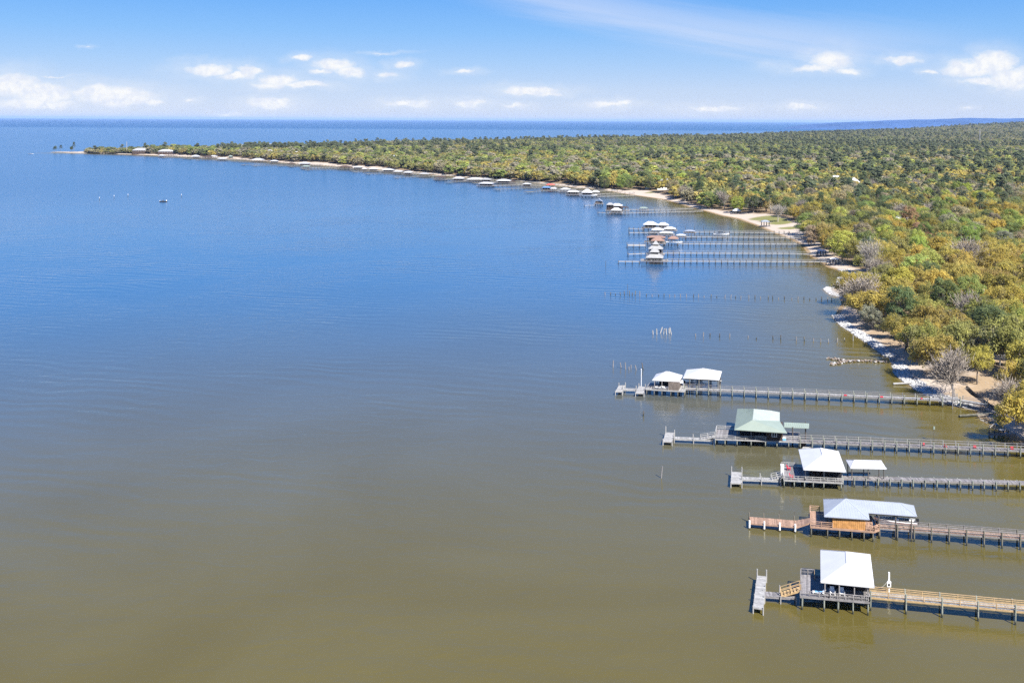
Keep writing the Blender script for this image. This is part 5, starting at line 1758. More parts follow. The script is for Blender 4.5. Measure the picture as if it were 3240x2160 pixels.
def small_house(conv, xl, xr, ye, yt, yb, mt, label, group=None, wall=None, depth=.85, zb=0.0, deck=True, npile=4, name='boathouse', cat='boathouse', tier=None, gable=False, dside=.12, far=False):
    """Open roofed boathouse on pilings. Coordinates in the zoomed view of CONV; yb is the waterline."""
    base = conv((xl + xr) / 2, yb, zb)
    Y = base.y
    s = 1.0
    l, r_ = conv(xl, ye, 0), conv(xr, ye, 0)
    def px(x, y):      # back to photo pixels
        p = conv(x, y, 0)
        k = FPX / p.y
        return (CX + p.x * k, HY + CAM_H * k + (p.x * k) * ROLL)
    a, b_ = px(xl, ye), px(xr, ye)
    ez = max(zb + 2.6, zat(((a[0] + b_[0]) / 2, (a[1] + b_[1]) / 2), Y))
    pl, pr = raypt(a, Y), raypt(b_, Y)
    w = (pr - pl).length
    mid = (pl + pr) / 2
    dp = w * depth
    fl = mid - EU * (w / 2)
    Ym = Y + dp / 2
    tz = max(ez + .6, min(ez + w * .38, zat(px((xl + xr) / 2, yt), Ym)))
    h = thing(name, label, cat, V3(mid, zb), group)
    fr, bl = fl + EU * w, fl + EV * dp
    if gable:
        r0, r1 = V3(mid, tz), V3(mid + EV * dp, tz)
        F = [[V3(fl, ez), r0, r1, V3(bl, ez)][::-1], [V3(fr, ez), V3(fr + EV * dp, ez), r1, r0]]
        roof(h, F, .15, mt)
    else:
        f, _ = hip_faces(fl, fr, bl, ez, tz, min(w, dp) * .42)
        roof(h, f, .15, mt)
        if tier:
            k, tz2 = tier
            c = mid + EV * (dp / 2)
            f, _ = hip_faces(c - EU * w * k - EV * dp * k, c + EU * w * k - EV * dp * k, c - EU * w * k + EV * dp * k, tz + .1, tz + tz2, w * k * .9)
            roof(h, f, .12, mt, 'cupola_roof')
            wall_box(h, c - EU * w * k * .8 - EV * dp * k * .8, EU, EV, w * k * 1.6, dp * k * 1.6, tz - .6, tz + .12, M_DARK, 'cupola')
    dz = zb + 1.6 if zb == 0 else zb + .3
    if deck:
        m = MB(); m.slab([V3(fl - EU * w * dside, dz), V3(fr + EU * w * dside, dz), V3(fr + EU * w * dside + EV * dp, dz), V3(fl - EU * w * dside + EV * dp, dz)], .3)
        m.ob('deck', M_GREY, h)
    if far:
        m = MB()
        for i in range(npile):
            for v_ in (.06, .9):
                q = fl + EU * (w * (.05 + .9 * i / (npile - 1))) + EV * (dp * v_)
                m.cyl(V3(q, zb - 1), V3(q, ez), .2, .2, 5)
        m.ob('piling', M_BARN, h, kind='stuff')
    else:
        for i in range(npile):
            for v_ in (.06, .5, .92):
                q = fl + EU * (w * (.05 + .9 * i / (npile - 1))) + EV * (dp * v_)
                post(h, 'piling', q.x, q.y, zb - 1.2, ez - .05, .14, M_BARN)
    if wall is not None:
        wall_box(h, fl + EU * w * .12 + EV * dp * .28, EU, EV, w * .76, dp * .6, dz, ez - .1, wall)
    if not far and deck and zb == 0:
        railing(h, fl - EU * w * dside, fr + EU * w * dside, dz, .9, 5, M_GREYL, 2)
    return h


MG = 'boathouses of the middle pier cluster'
small_house(ZM, 295, 458, 458, 402, 520, M_GREYROOF, 'grey two tiered hip roofed boathouse nearest in the middle pier cluster', None, M_DARK, .9, tier=(.27, 2.6), npile=5, dside=.28)
small_house(ZM, 320, 456, 375, 332, 455, M_GREYROOF, 'grey roofed boathouse with a cupola, half hidden behind the two tiered one', None, M_DARK, .8, tier=(.22, 1.9))
small_house(ZM, 345, 470, 300, 268, 352, M_BROWNROOF, 'brown hip roofed boathouse in front of the long brown roof', None, M_DARK, .8)
small_house(ZM, 305, 478, 270, 250, 338, M_BROWNROOF, 'long low brown roofed boathouse behind the small brown hip roof', None, M_DARK, .6)
small_house(ZM, 505, 602, 281, 255, 345, M_BROWNROOF, 'open brown roofed boat shelter beside the long brown roof', None, None, .8)
small_house(ZM, 425, 552, 236, 212, 268, M_WHITE, 'flat white roofed boathouse with teal walls', None, M_TEAL, .7)
small_house(ZM, 582, 670, 251, 238, 290, M_WHITE, 'small white roofed boat shelter between the teal boathouse and the blue shelter', None, None, .8)
small_house(ZM, 660, 757, 212, 197, 250, M_BLUEMETAL, 'blue walled boat shelter on tall posts, right end of the middle cluster', None, M_BLUEROOF, .8)
small_house(ZM, 350, 465, 198, 178, 242, M_WHITE, 'low white roofed boathouse just above the teal walled one', None, None, .7)
small_house(ZM, 465, 577, 190, 167, 228, M_WHITE, 'wide white hip roofed shelter right of the low white boathouse', None, M_DARK, .8)
small_house(ZM, 405, 513, 155, 128, 205, M_WHITE, 'smaller white hip roof touching the tall white boathouse', None, M_DARK, .8)
small_house(ZM, 273, 407, 150, 118, 205, M_WHITE, 'tall white hip roofed boathouse at the back left of the middle cluster', None, M_DARK, .8)
c = ZM(567, 325, 1.5); boat(c, EU, 9, 2.8, 'white cabin boat hoisted beside the brown roofed shelter', z=1.5)
c = ZM(1005, 245, 0.9); boat(c, EU, 9.5, 3.0, 'white motor boat with a dark stripe on a lift along the middle piers', z=.6)
small_house(ZN, 440, 553, 355, 325, 402, M_WHITE, 'white pyramid roofed boathouse nearest in the second pier cluster', None, M_DARK, .8)
small_house(ZN, 440, 563, 305, 280, 378, M_WHITE, 'white hip roofed boathouse behind the white pyramid roof', None, M_DARK, .8)
small_house(ZN, 392, 470, 296, 273, 380, M_GREYROOF, 'grey roofed boathouse at the bay end of the second pier cluster', None, M_DARK, .8)
small_house(ZN, 530, 627, 324, 316, 382, M_DARK, 'open flat dark roofed boat shelter right of the white pyramid roof', None, None, .6)
small_house(ZN, 745, 832, 331, 318, 376, M_GREEN, 'small pale green shelter standing alone along the second pier', None, None, .6)
small_house(ZN, 272, 352, 262, 219, 306, M_BLUEMETAL, 'steep gabled little hut on pilings beyond the second pier cluster', None, M_DARK, .8, gable=True)
small_house(ZN, 128, 242, 166, 128, 222, M_WHITE, 'big white hip roofed boathouse over a white boat', None, M_DARK, .9)
small_house(ZN, 235, 320, 161, 141, 206, M_WHITE, 'white lean-to shelter joined to the big white boathouse', None, None, .8)
small_house(ZN, 5, 98, 160, 140, 206, M_WHITE, 'white hip roofed boathouse left of the big white one', None, M_DARK, .8)
c = ZN(218, 205, 1.4); boat(c, EU, 14, 4.2, 'large white cabin cruiser on a lift below the big white roof', z=1.2)
small_house(ZM, 1375, 1452, 122, 106, 168, M_BLUEMETAL, 'grey hip roofed gazebo standing over the beach at the lawn', None, None, .9, zb=.6, name='gazebo', cat='gazebo')
small_house(ZN, 1735, 1824, 360, 335, 398, M_WHITE, 'pale hip roofed gazebo at the top of the long beach', None, None, .9, zb=1.0, name='gazebo', cat='gazebo')
small_house(ZM, 1898, 1978, 408, 396, 440, M_WHITE, 'small white roofed shelter at the shore end of the middle piers', None, None, .6, zb=.8, name='shelter', cat='shelter')
small_house(ZM, 2012, 2098, 485, 470, 520, M_WHITE, 'white roofed shelter with a red post on the sand at the nearest middle pier', None, None, .6, zb=.8, name='shelter', cat='shelter')


def mid_pier(conv, pts, label, rail=True, z=1.5, sp=3.0, deck=True, width=1.6, tall=1.0, group=None):
    p = [conv(x, y, z) for x, y in pts]
    o = thing('pier', label, 'pier', V3(p[0], 0), group)
    for a, b_ in zip(p[:-1], p[1:]):
        d, n = perp(a, b_)
        L_ = (b_ - a).length
        if deck:
            m = MB(); m.slab([a, b_, b_ + n * width, a + n * width], .22); m.ob('walkway_deck', M_GREYL, o)
        k = max(1, int(L_ / sp))
        for i in range(k + 1):
            for s in (0, width) if deck else (0,):
                q = a.lerp(b_, i / k) + n * s
                g = gz(q.x, q.y)
                post(o, 'post', q.x, q.y, min(-1.2, g - .4), z + (tall if i % 2 == 0 else tall * .9) * random.uniform(.9, 1.05), .12, M_BARN, lean=(random.gauss(0, .012), random.gauss(0, .012)))
        if rail:
            for s in (0, width):
                m = MB(); m.beam(a + n * s + Vector((0, 0, .9)), b_ + n * s + Vector((0, 0, .9)), .1, .06); m.ob('handrail', M_GREYL, o)
    return o

mid_pier(ZM, [(495, 489), (1985, 494)], 'long grey pier of the middle cluster nearest the camera, with tall posts')
mid_pier(ZM, [(50, 491), (245, 492)], 'low grey landing at the bay end of the two tiered boathouse', rail=False, tall=.3)
mid_pier(ZM, [(456, 414), (1640, 417), (1890, 428)], 'second long pier of the middle cluster, ending at a small white shelter')
mid_pier(ZM, [(145, 424), (320, 416)], 'short landing with posts left of the cupola boathouse', rail=False)
mid_pier(ZM, [(600, 327), (1875, 331)], 'long pier from the brown boathouses with evenly spaced tall posts')
mid_pier(ZM, [(135, 344), (305, 346)], 'broad dark deck at the bay end of the brown boathouses', width=6)
mid_pier(ZM, [(680, 263), (1750, 270)], 'thin pale pier from the small white shelter to the sand spit')
mid_pier(ZM, [(150, 224), (430, 223)], 'pale landing with a white box at the bay end of the teal boathouse', rail=False)
mid_pier(ZM, [(760, 219), (1640, 224)], 'straight pale pier behind the blue walled shelter')
mid_pier(ZM, [(145, 186), (275, 192)], 'short landing left of the tall white boathouse', rail=False)
mid_pier(ZM, [(590, 172), (1330, 160)], 'row of bare pier posts left without a deck behind the middle cluster', rail=False, deck=False, sp=5.5, tall=.9)
mid_pier(ZN, [(560, 386), (1430, 363)], 'long pale pier of the second cluster running to the beach')
mid_pier(ZN, [(305, 377), (440, 386)], 'landing at the bay end of the second pier cluster', rail=False)
mid_pier(ZN, [(600, 350), (1100, 345), (1330, 335)], 'thin pier just behind the long pale one of the second cluster', sp=4.5)
mid_pier(ZN, [(560, 291), (1060, 272)], 'deckless row of pier posts behind the second cluster', rail=False, deck=False, sp=5, tall=.8)
mid_pier(ZN, [(300, 208), (700, 196)], 'pier from the big white boathouse to the beach', sp=4.5)
mid_pier(ZN, [(170, 303), (275, 300)], 'short dark landing of the steep gabled hut', rail=False, sp=4)

# far shore: (view, centre x, eave y, width, colour)
W_, G_, D_, R_, B_, N_ = M_WHITE, M_GREYROOF, M_DARK, M_REDROOF, M_BLUEROOF, M_GREEN
NAMEC = {M_WHITE.name: 'white', M_GREYROOF.name: 'grey', M_DARK.name: 'dark', M_REDROOF.name: 'red', M_BLUEROOF.name: 'blue', M_GREEN.name: 'pale green'}
FARH = [(ZD, 1500, 262, 100, D_), (ZD, 1395, 275, 70, W_), (ZD, 1800, 280, 82, W_), (ZD, 1945, 292, 110, D_), (ZB, 50, 186, 72, W_), (ZB, 170, 190, 80, D_), (ZB, 236, 186, 80, W_), (ZB, 330, 209, 92, W_), (ZB, 426, 186, 44, N_),
        (ZB, 705, 222, 122, W_), (ZB, 885, 236, 84, W_), (ZB, 1068, 264, 74, D_), (ZB, 1205, 262, 112, W_), (ZB, 1222, 292, 90, N_), (ZB, 1630, 300, 140, D_), (ZB, 1772, 301, 96, W_),
        (ZB, 1850, 320, 50, W_), (ZB, 1940, 320, 90, W_), (ZB, 2095, 330, 122, W_), (ZB, 2205, 346, 92, W_), (ZB, 2322, 352, 80, W_), (ZA, 290, 222, 84, W_), (ZA, 468, 240, 112, G_), (ZA, 640, 275, 120, D_),
        (ZA, 830, 286, 122, W_), (ZA, 1000, 294, 165, W_), (ZA, 1125, 298, 110, G_), (ZA, 1120, 340, 160, W_), (ZA, 1310, 310, 150, W_), (ZA, 1410, 318, 60, D_), (ZA, 1560, 345, 90, W_), (ZA, 1812, 352, 92, R_),
        (ZA, 1768, 382, 96, B_), (ZA, 1845, 392, 70, W_), (ZA, 1970, 402, 112, W_), (ZA, 2052, 428, 124, W_)]
ORD = 'first second third fourth fifth sixth seventh eighth ninth tenth eleventh twelfth thirteenth fourteenth fifteenth sixteenth seventeenth eighteenth nineteenth twentieth twenty-first twenty-second twenty-third twenty-fourth twenty-fifth twenty-sixth'.split()
seen_c = {}
shore3 = [Vector((p.x, p.y, 0)) for p in shore]
def nearest_shore(q):
    best, bp_ = 1e9, None
    for a, b_ in zip(shore3[:-1], shore3[1:]):
        e = b_ - a
        t_ = max(0, min(1, (q - a).dot(e) / max(1e-6, e.length_squared)))
        k = a + e * t_
        if (k - q).length < best: best, bp_ = (k - q).length, k
    return bp_
for (cv, x, ye, w, mt) in FARH:
    p0 = cv(x, ye, 0)
    scale = FPX / p0.y
    sc_ = {ZD: .26361}.get(cv, .29762)
    yb = ye + (3.9 * FPX / (p0.y * .985)) / sc_
    col = NAMEC[mt.name]
    seen_c[col] = seen_c.get(col, 0) + 1
    size_ = 'wide' if w > 105 else 'small' if w < 75 else 'mid sized'
    if seen_c[col] == 1 and col in ('red', 'blue'): lb = f'{col} roofed boathouse among pale roofs on the far shore'
    else: lb = f'{size_} {col} far shore boathouse, {ORD[seen_c[col] - 1]} {col} roof from the headland'
    rm_ = M_CAP if mt is M_WHITE and seen_c[col] % 2 == 0 else mt
    h = small_house(cv, x - w / 2, x + w / 2, ye, ye - (19 if w > 100 else 13), yb, rm_, lb, 'boathouses along the far shore', M_DARK if mt is not M_DARK and random.random() < .6 else None, .8, npile=4, far=True)
    q = Vector(h.location)
    s_ = nearest_shore(V3(q, 0))
    d_ = (s_ - V3(q, 0))
    if d_.length > 8 and sdist(np.array([q.x]), np.array([q.y]))[0] < 0:
        e_ = V3(q, 1.5) + Vector((d_.x, d_.y, 0)) * 1.04 + Vector((d_.x, d_.y, 0)).normalized() * 4
        pr = thing('pier', f'thin pier of the {ORD[seen_c[col] - 1]} {col} roof on the far shore from the headland', 'pier', V3(q, 0), 'piers along the far shore')
        a_, b_ = V3(q, 1.5), V3(e_, 1.5)
        dd_, n_ = perp(a_, b_)
        m = MB(); m.slab([a_, b_, b_ + n_ * 1.6, a_ + n_ * 1.6], .25); m.ob('walkway_deck', M_GREYL, pr)
        m = MB()
        k = max(2, int((b_ - a_).length / 5))
        for i in range(k + 1):
            for s in (0, 1.6):
                q_ = a_.lerp(b_, i / k) + n_ * s
                m.cyl(V3(q_, -1), V3(q_, 2.4), .14, .14, 4)
        m.ob('post', M_BARN, pr, kind='stuff')
def where_far(x):
    names = [(q_['label'], (q_.location.x / q_.location.y) * FPX + CX) for q_ in bpy.data.objects if q_.get('group') == 'boathouses along the far shore' and q_.get('label')]
    nm, px_ = min(names, key=lambda a: abs(a[1] - x))
    return ('left' if x < px_ else 'right') + ' of the ' + nm.split(' far shore')[0].split(' boathouse')[0] + ' boathouse' + (',' + nm.split(',', 1)[1].replace(' from the headland', '') if ',' in nm else '')
# more bare piers between them
for i, x in enumerate((625, 690, 775, 660, 735, 830, 950, 1010, 1090, 1160, 1260, 1330, 1430, 1500, 1590, 1680, 1740, 1810, 1880, 860, 980, 1050, 1125, 1215)):
    sx = np.interp(x, [p[0] for p in SHORE_PX[:25]], [p[1] for p in SHORE_PX[:25]])
    a_ = V3(P(x, sx, 0), 1.5)
    t_ = (V3(P(x + 20, np.interp(x + 20, [p[0] for p in SHORE_PX[:25]], [p[1] for p in SHORE_PX[:25]]), 0), 1.5) - a_).normalized()
    n_ = Vector((t_.y, -t_.x, 0)); n_ = n_ if n_.x < 0 or n_.y < 0 else -n_
    b_ = a_ + n_ * random.uniform(45, 95)
    pr = thing('pier', f'roofless pier {where_far(x)}', 'pier', V3(a_, 0), 'roofless piers along the far shore')
    m = MB(); m.slab([a_ - n_ * 6, a_ - n_ * 6 + t_ * 1.6, b_ + t_ * 1.6, b_], .25); m.ob('walkway_deck', M_PILE, pr)
    m = MB()
    k = int((b_ - a_).length / 5)
    for j in range(k + 1):
        for s in (0, 1.6):
            q_ = a_.lerp(b_, j / k) + t_ * s
            m.cyl(V3(q_, -1), V3(q_, 2.5), .15, .15, 4)
    m.ob('post', M_BARN, pr, kind='stuff')
    m = MB(); m.slab([b_ - t_ * 4, b_ + t_ * 5, b_ + t_ * 5 + n_ * 5, b_ - t_ * 4 + n_ * 5], .25); m.ob('end_deck', M_PILE, pr)


# ---------------------------------------------------------------- houses in the wood and on the headland
def house(x0, x1, ye, yt, Y, mt_wall, mt_roof, label, depth=12, wall_h=5.0, chimney=False, flat=False, nwin=4, name='house', cat='house'):
    if Y is None: Y = roof_Y((x0 + x1) / 2, ye, wall_h)
    a, b_ = raypt((x0, ye), Y), raypt((x1, ye), Y)
    ez = zat(((x0 + x1) / 2, ye), Y)
    w = (b_ - a).length
    g = gz(a.x, a.y)
    wh = max(2.2, ez - g + .3)
    tz = ez + (max(.6, (ye - yt) * Y / FPX + depth / 2 * (70 - ez) / Y) if not flat else .8)
    eu, ev = (b_ - a) / w, Vector((-(b_ - a).y, (b_ - a).x, 0)).normalized()
    h = thing(name, label, cat, V3(a, ez - wh))
    fl = a - eu * .6 - ev * .6
    f, _ = hip_faces(fl, fl + eu * (w + 1.2), fl + ev * (depth + 1.2), ez, tz, min(w, depth) * (.45 if not flat else .1))
    rf = roof(h, f, .25, mt_roof)
    wl = wall_box(h, a, eu, ev, w, depth, ez - wh, ez - .02, mt_wall)
    for i in range(nwin):
        c = a + eu * (w * (i + .5) / nwin) - ev * .03
        m = MB(); m.box(V3(c, ez - 2.2), eu * .6, ev * .04, 1.4); wn_ = m.ob('window', M_WPAINT, h)
        m = MB(); m.box(V3(c - ev * .02, ez - 2.1), eu * .5, ev * .045, 1.2); m.ob('pane', M_GLASS, wn_)
    if chimney:
        c = a + eu * (w * .85) + ev * 1.5
        m = MB(); m.box(V3(c, ez - .5), eu * .6, ev * .5, tz - ez + 1.3); m.ob('chimney', M_GREYL, rf)
    return h

house(2080, 2117, 581, 569, None, M_WPAINT, M_GREYROOF, 'white house with a grey hip roof and white chimney above the far beach', 12, 6, True)
house(2132, 2160, 583, 573, None, M_WPAINT, M_GREYROOF, 'white wing of a house showing right of the chimney house', 10, 6)
house(2044, 2054, 588, 583, 1008, M_WPAINT, M_WPAINT, 'narrow white gable end showing low in the trees above the far beach', 6, 6, nwin=1)
house(2570, 2594, 560, 551, None, M_WPAINT, M_WHITE, 'white roofed house deep in the wood, beside rusty trees', 10, 6)
house(2630, 2668, 565, 557, None, M_WPAINT, M_WHITE, 'long white roof half hidden in the wood by pale leafless trees', 10, 6)
house(2690, 2722, 577, 563, None, M_WPAINT, M_WHITE, 'bright white roof under a leafless tree in the middle of the wood', 10, 6)
house(2834, 2862, 692, 685, None, M_WPAINT, M_WHITE, 'white roof peeping from the canopy of the near wood', 10, 6)
house(2872, 2880, 695, 690, None, M_WPAINT, M_WPAINT, 'small white outbuilding beside the white roof in the near wood', 5, 5, nwin=1)
house(2354, 2382, 517, 510, None, M_WPAINT, M_WHITE, 'white building in the distant wood, left of the dark pines', 12, 6)
house(2498, 2506, 624, 620, None, M_WPAINT, M_WPAINT, 'tiny white shed roof in the wood above the lawn', 5, 5, nwin=1)
house(838, 864, 483, 474, None, M_GREYL, M_GREYROOF, 'grey roofed house on the far shore above the beach', 14, 7)
house(925, 948, 488, 480, None, M_WPAINT, M_WHITE, 'white roofed house on the far shore above the beach', 12, 6)
house(942, 970, 464, 459, 2020, M_WPAINT, M_WHITE, 'white building on the skyline right of the long dark roof', 12, 7)
house(1238, 1254, 500, 492, None, M_TEAL, M_BLUEMETAL, 'house with a light blue roof among dark trees on the far shore', 10, 6)
house(1330, 1352, 501, 493, None, M_WPAINT, M_WHITE, 'white roof left of the sandy slope on the far shore', 10, 6)
house(1072, 1080, 508.5, 506, 1602, M_GREYL, M_CAP, 'small pale beach hut at the treeline of the far shore', 4, 2.8, nwin=1)
house(778, 892, 456.5, 451.5, 2040, M_DARK, M_GREYROOF, 'long dark building with a flat grey roof on the headland skyline', 30, 10, flat=True, nwin=14, name='building', cat='building')
house(700, 765, 458.5, 454, 2045, M_GREYL, M_GREYROOF, 'long low grey roofed building left of the dark one on the skyline', 26, 8, flat=True, nwin=8, name='building', cat='building')
house(418, 466, 476, 469, 1950, M_DARK, M_GREYROOF, 'dark walled pavilion with a grey roof on the headland', 16, 6, nwin=6, name='building', cat='building')
house(500, 551, 479, 473.5, 1918, M_DARK, M_CAP, 'pale roofed hall with dark walls on the headland', 16, 4, nwin=6, name='building', cat='building')
house(592, 604, 477, 471, 1965, M_GREYL, M_WHITE, 'small bright white house on the headland right of the hall', 8, 7, nwin=2)

def pole(px0, py0, Y, ztop, r, mt, name, label, cat, arms=0):
    p = raypt((px0, py0), Y)
    g = gz(p.x, p.y)
    o = thing(name, label, cat, V3(p, max(g, 0)))
    post(o, 'mast', p.x, p.y, min(g, 0) - .5, ztop, r, mt)
    for i in range(arms):
        m = MB(); m.beam((p.x - 5 + i, p.y, ztop - 2 - 4 * i), (p.x + 5 - i, p.y, ztop - 2 - 4 * i), .3, .3); m.ob('cross_arm', mt, o)
    return o
pole(401, 480, 1975, 24, .55, M_GREYL, 'light_mast', 'tall pale mast standing on the headland beach', 'mast')
pole(1360, 540, 1500, 14, .3, M_GREYL, 'utility_pole', 'pale utility pole at the treeline of the far shore', 'pole')
pole(3100, 440, 2900, 50, 1.1, M_GREYL, 'transmission_tower', 'pale transmission tower rising from the distant wood on the right', 'tower', arms=3)
p = P(3014, 1268, 2)
up_ = thing('utility_pole', 'grey wooden pole at the shore end of the weathered pier', 'pole', V3(p, gz(p.x, p.y)))
post(up_, 'pole', p.x, p.y, gz(p.x, p.y) - .5, gz(p.x, p.y) + 6.3, .12, M_GREY)
m = MB(); m.box((p.x, p.y, gz(p.x, p.y) + 6.3), (.14, 0, 0), (0, .14, 0), .15); m.ob('cap', M_BARN, up_)

# headland tip: sea wall, palms and shrubs
m = MB()
tipl = [P(x, y, 1.2) for x, y in ((165, 481), (258, 483), (351, 485), (456, 488))]
for a, b_ in zip(tipl[:-1], tipl[1:]): m.beam(V3(a, .6), V3(b_, .6), 1.2, 1.6)
tag(m.ob('sea_wall', M_CONC), 'long low pale sea wall running out to the headland tip', 'sea wall')
for i, (x, h_, k_) in enumerate(((170, 11, 'pine'), (176, 12, 'pine'), (191, 13, 'pine'), (226, 12, 'oak'), (234, 19, 'pine'))):
    p = raypt((x, 480), 2052 + 2 * i)
    tree(k_, p.x, p.y, h_, 8, 'dark', ['dark pine standing at the very tip of the headland', 'bushy pine beside the tip pine of the headland', 'lone small pine on the headland spit, right of the tip pair',
                                     'low dark oak on the headland spit', 'tall thin pine at the left edge of the headland wood'][i])


# ---------------------------------------------------------------- pilings, markers and boats in the bay
def piling(conv, x, y, hgt, label, group, mt=None, r=.16, lean=None):
    p = conv(x, y, 0)
    m = lean if lean is not None else (random.gauss(0, .05), random.gauss(0, .05))
    o = post(None, 'piling', p.x, p.y, -1.5, hgt, r, mt or random.choice([M_PILE, M_BARN, M_GREY, M_GREY]), lean=m)
    tag(o, label, 'piling', group)
    return o
ZP = Zc(1900, 880, .34014)
for i, x in enumerate((47, 93, 138, 187, 226, 270, 292, 320, 367, 425, 478, 542, 590, 642, 695, 745, 803, 865, 911, 963, 1027, 1082, 1153, 1208, 1255, 1305, 1381, 1435, 1492, 1557, 1605, 1659, 1715, 1775, 1832, 1891, 1948, 2010, 2057, 2113, 2155)):
    hgt = random.choice((.7, .9, 1.2, 1.3)) if x not in (226, 270, 320, 367) else random.uniform(1.6, 2.4)
    od_ = f'{ORD[i]} from its bay end' if i < 21 else f'{ORD[40 - i]} from its shore end'
    lb = f"{'thick tall' if hgt > 1.5 else 'very short' if hgt < .8 else 'short'} leftover piling in the long far row, {od_}"
    piling(ZP, x, 158 + (x - 47) * .022, hgt, lb, 'pilings of the long far row')
pole_l = piling(ZP, 252, 150, 4.2, 'tall thin pole rising from the far row of pilings', None, M_BARN, .07, (0, 0))
for i, (x, y, hh_) in enumerate(((493, 522, 1.3), (525, 524, 1.9), (543, 512, 2.2), (578, 518, 1.8), (618, 524, 2.0), (640, 514, 1.6), (668, 522, 2.3))):
    piling(ZP, x, y, hh_, f'pale leaning stump in the tight cluster of seven, {ORD[i]} from the left', 'cluster of seven pale pilings', M_GREYL, .2, (random.gauss(0, .16), random.gauss(0, .16)))
for i, (x, y) in enumerate(((888, 542), (955, 542), (1018, 540), (1107, 547), (1200, 545), (1372, 552), (1450, 568), (1605, 565), (1676, 568), (1822, 578), (1900, 582), (1982, 584), (2048, 594), (2122, 597), (2203, 596), (2270, 592))):
    piling(ZP, x, y, random.uniform(.6, 1.5), f'short leftover piling in the sparse row, {ORD[i]} from the pale cluster', 'pilings of the sparse row')
ZR = Zc(2600, 800, .2721)
for i, (x, y, hh_) in enumerate(((80, 1030, .8), (182, 1025, 1.0), (267, 1022, .9), (365, 1022, 1.8))):
    piling(ZR, x, y, hh_, f'pale piling close to the rock point, {ORD[i]} from the bay side' if hh_ < 1.5 else 'tallest pale piling standing off the rock riprap', 'pilings off the rock point', M_GREYL, .13)
for i, (x, y, hh_) in enumerate(((115, 828, 1.9), (200, 835, 1.6), (237, 848, 2.0), (266, 853, .9), (282, 838, 1.0), (342, 852, 1.4), (405, 853, 2.0))):
    piling(ZP, x, y, hh_, f'leaning old piling in the loose group by the twin white roofs, {ORD[i]} from the left', 'loose pilings left of the twin roofs', None, .15, (random.gauss(0, .1), random.gauss(0, .1)))
ident = Zc(0, 0, 1)
piling(ident, 2035, 1316, 1.2, 'lone short piling between the twin white roofs and the green roof', None)
piling(ident, 1916, 845, 3.0, 'lone thin stake left of the middle pier cluster', None, M_BARN, .1)
piling(ident, 2090, 1512, 2.3, 'lone stake in open water left of the white boathouse with red chairs', None, M_GREY, .11)
mk = P(2955, 1395, 0)
o = thing('channel_marker', 'slim stake with a pale blue box on top behind the long grey pier', 'marker', mk)
post(o, 'stake', mk.x, mk.y, -1.5, 2.6, .05, M_BARN); m = MB(); m.box((mk.x, mk.y, 2.6), (.18, 0, 0), (0, .12, 0), .6); m.ob('box', M_GREEN, o)
for i, (x, y) in enumerate(((315, 634), (361, 628), (405, 624), (574, 624))):
    p = P(x, y, 0)
    o = thing('channel_marker', ['white topped channel stake, leftmost of the row of three', 'white topped channel stake in the middle of the row of three', 'white topped channel stake, right end of the row of three',
                                 'white topped channel stake right of the dark barge'][i], 'marker', p, 'channel stakes in the open bay')
    post(o, 'stake', p.x, p.y, -1, 2.0, .18, M_BARN); post(o, 'top', p.x, p.y, 2.0, 2.9, .18, M_WPAINT)
p = P(517, 639, 0)
o = thing('barge', 'dark flat work barge with a white outboard in the open bay', 'barge', p)
m = MB(); q = [p + Vector((-3.0, -1, .75)), p + Vector((2.7, -1.1, .75)), p + Vector((3.0, .9, .75)), p + Vector((-2.6, 1, .75))]; m.slab(q, 1.1); m.ob('hull', M_BLACK, o)
m = MB(); m.box(p + Vector((2.6, 0, .75)), (.3, 0, 0), (0, .25, 0), .9); m.ob('outboard_motor', M_WPAINT, o)
m = MB(); m.box(p + Vector((-.3, 0, .75)), (.3, 0, 0), (0, .3, 0), 1.0); m.ob('console', M_BARN, o)
m = MB(); m.box(p + Vector((-2.9, 0, .75)), (.12, 0, 0), (0, .5, 0), .5); m.ob('bow_rail', M_WPAINT, o)
p = P(98, 488, 0)
boat(p, Vector((1, .1, 0)), 9, 3.2, 'tiny white boat in open water left of the headland tip', z=0)

# ---------------------------------------------------------------- rocks
def rock_mesh(seed, mt):
    g = random.Random(seed)
    import bmesh
    bm = bmesh.new()
    bmesh.ops.create_icosphere(bm, subdivisions=1, radius=1)
    for v_ in bm.verts:
        v_.co *= g.uniform(.65, 1.15)
        v_.co.z *= .7
    me = bpy.data.meshes.new('rock')
    bm.to_mesh(me); bm.free()
    me.materials.append(mt)
    return me
ROCKS = [rock_mesh(i, M_ROCK) for i in range(6)]
ROCKSD = [rock_mesh(i + 20, M_ROCKD) for i in range(5)]

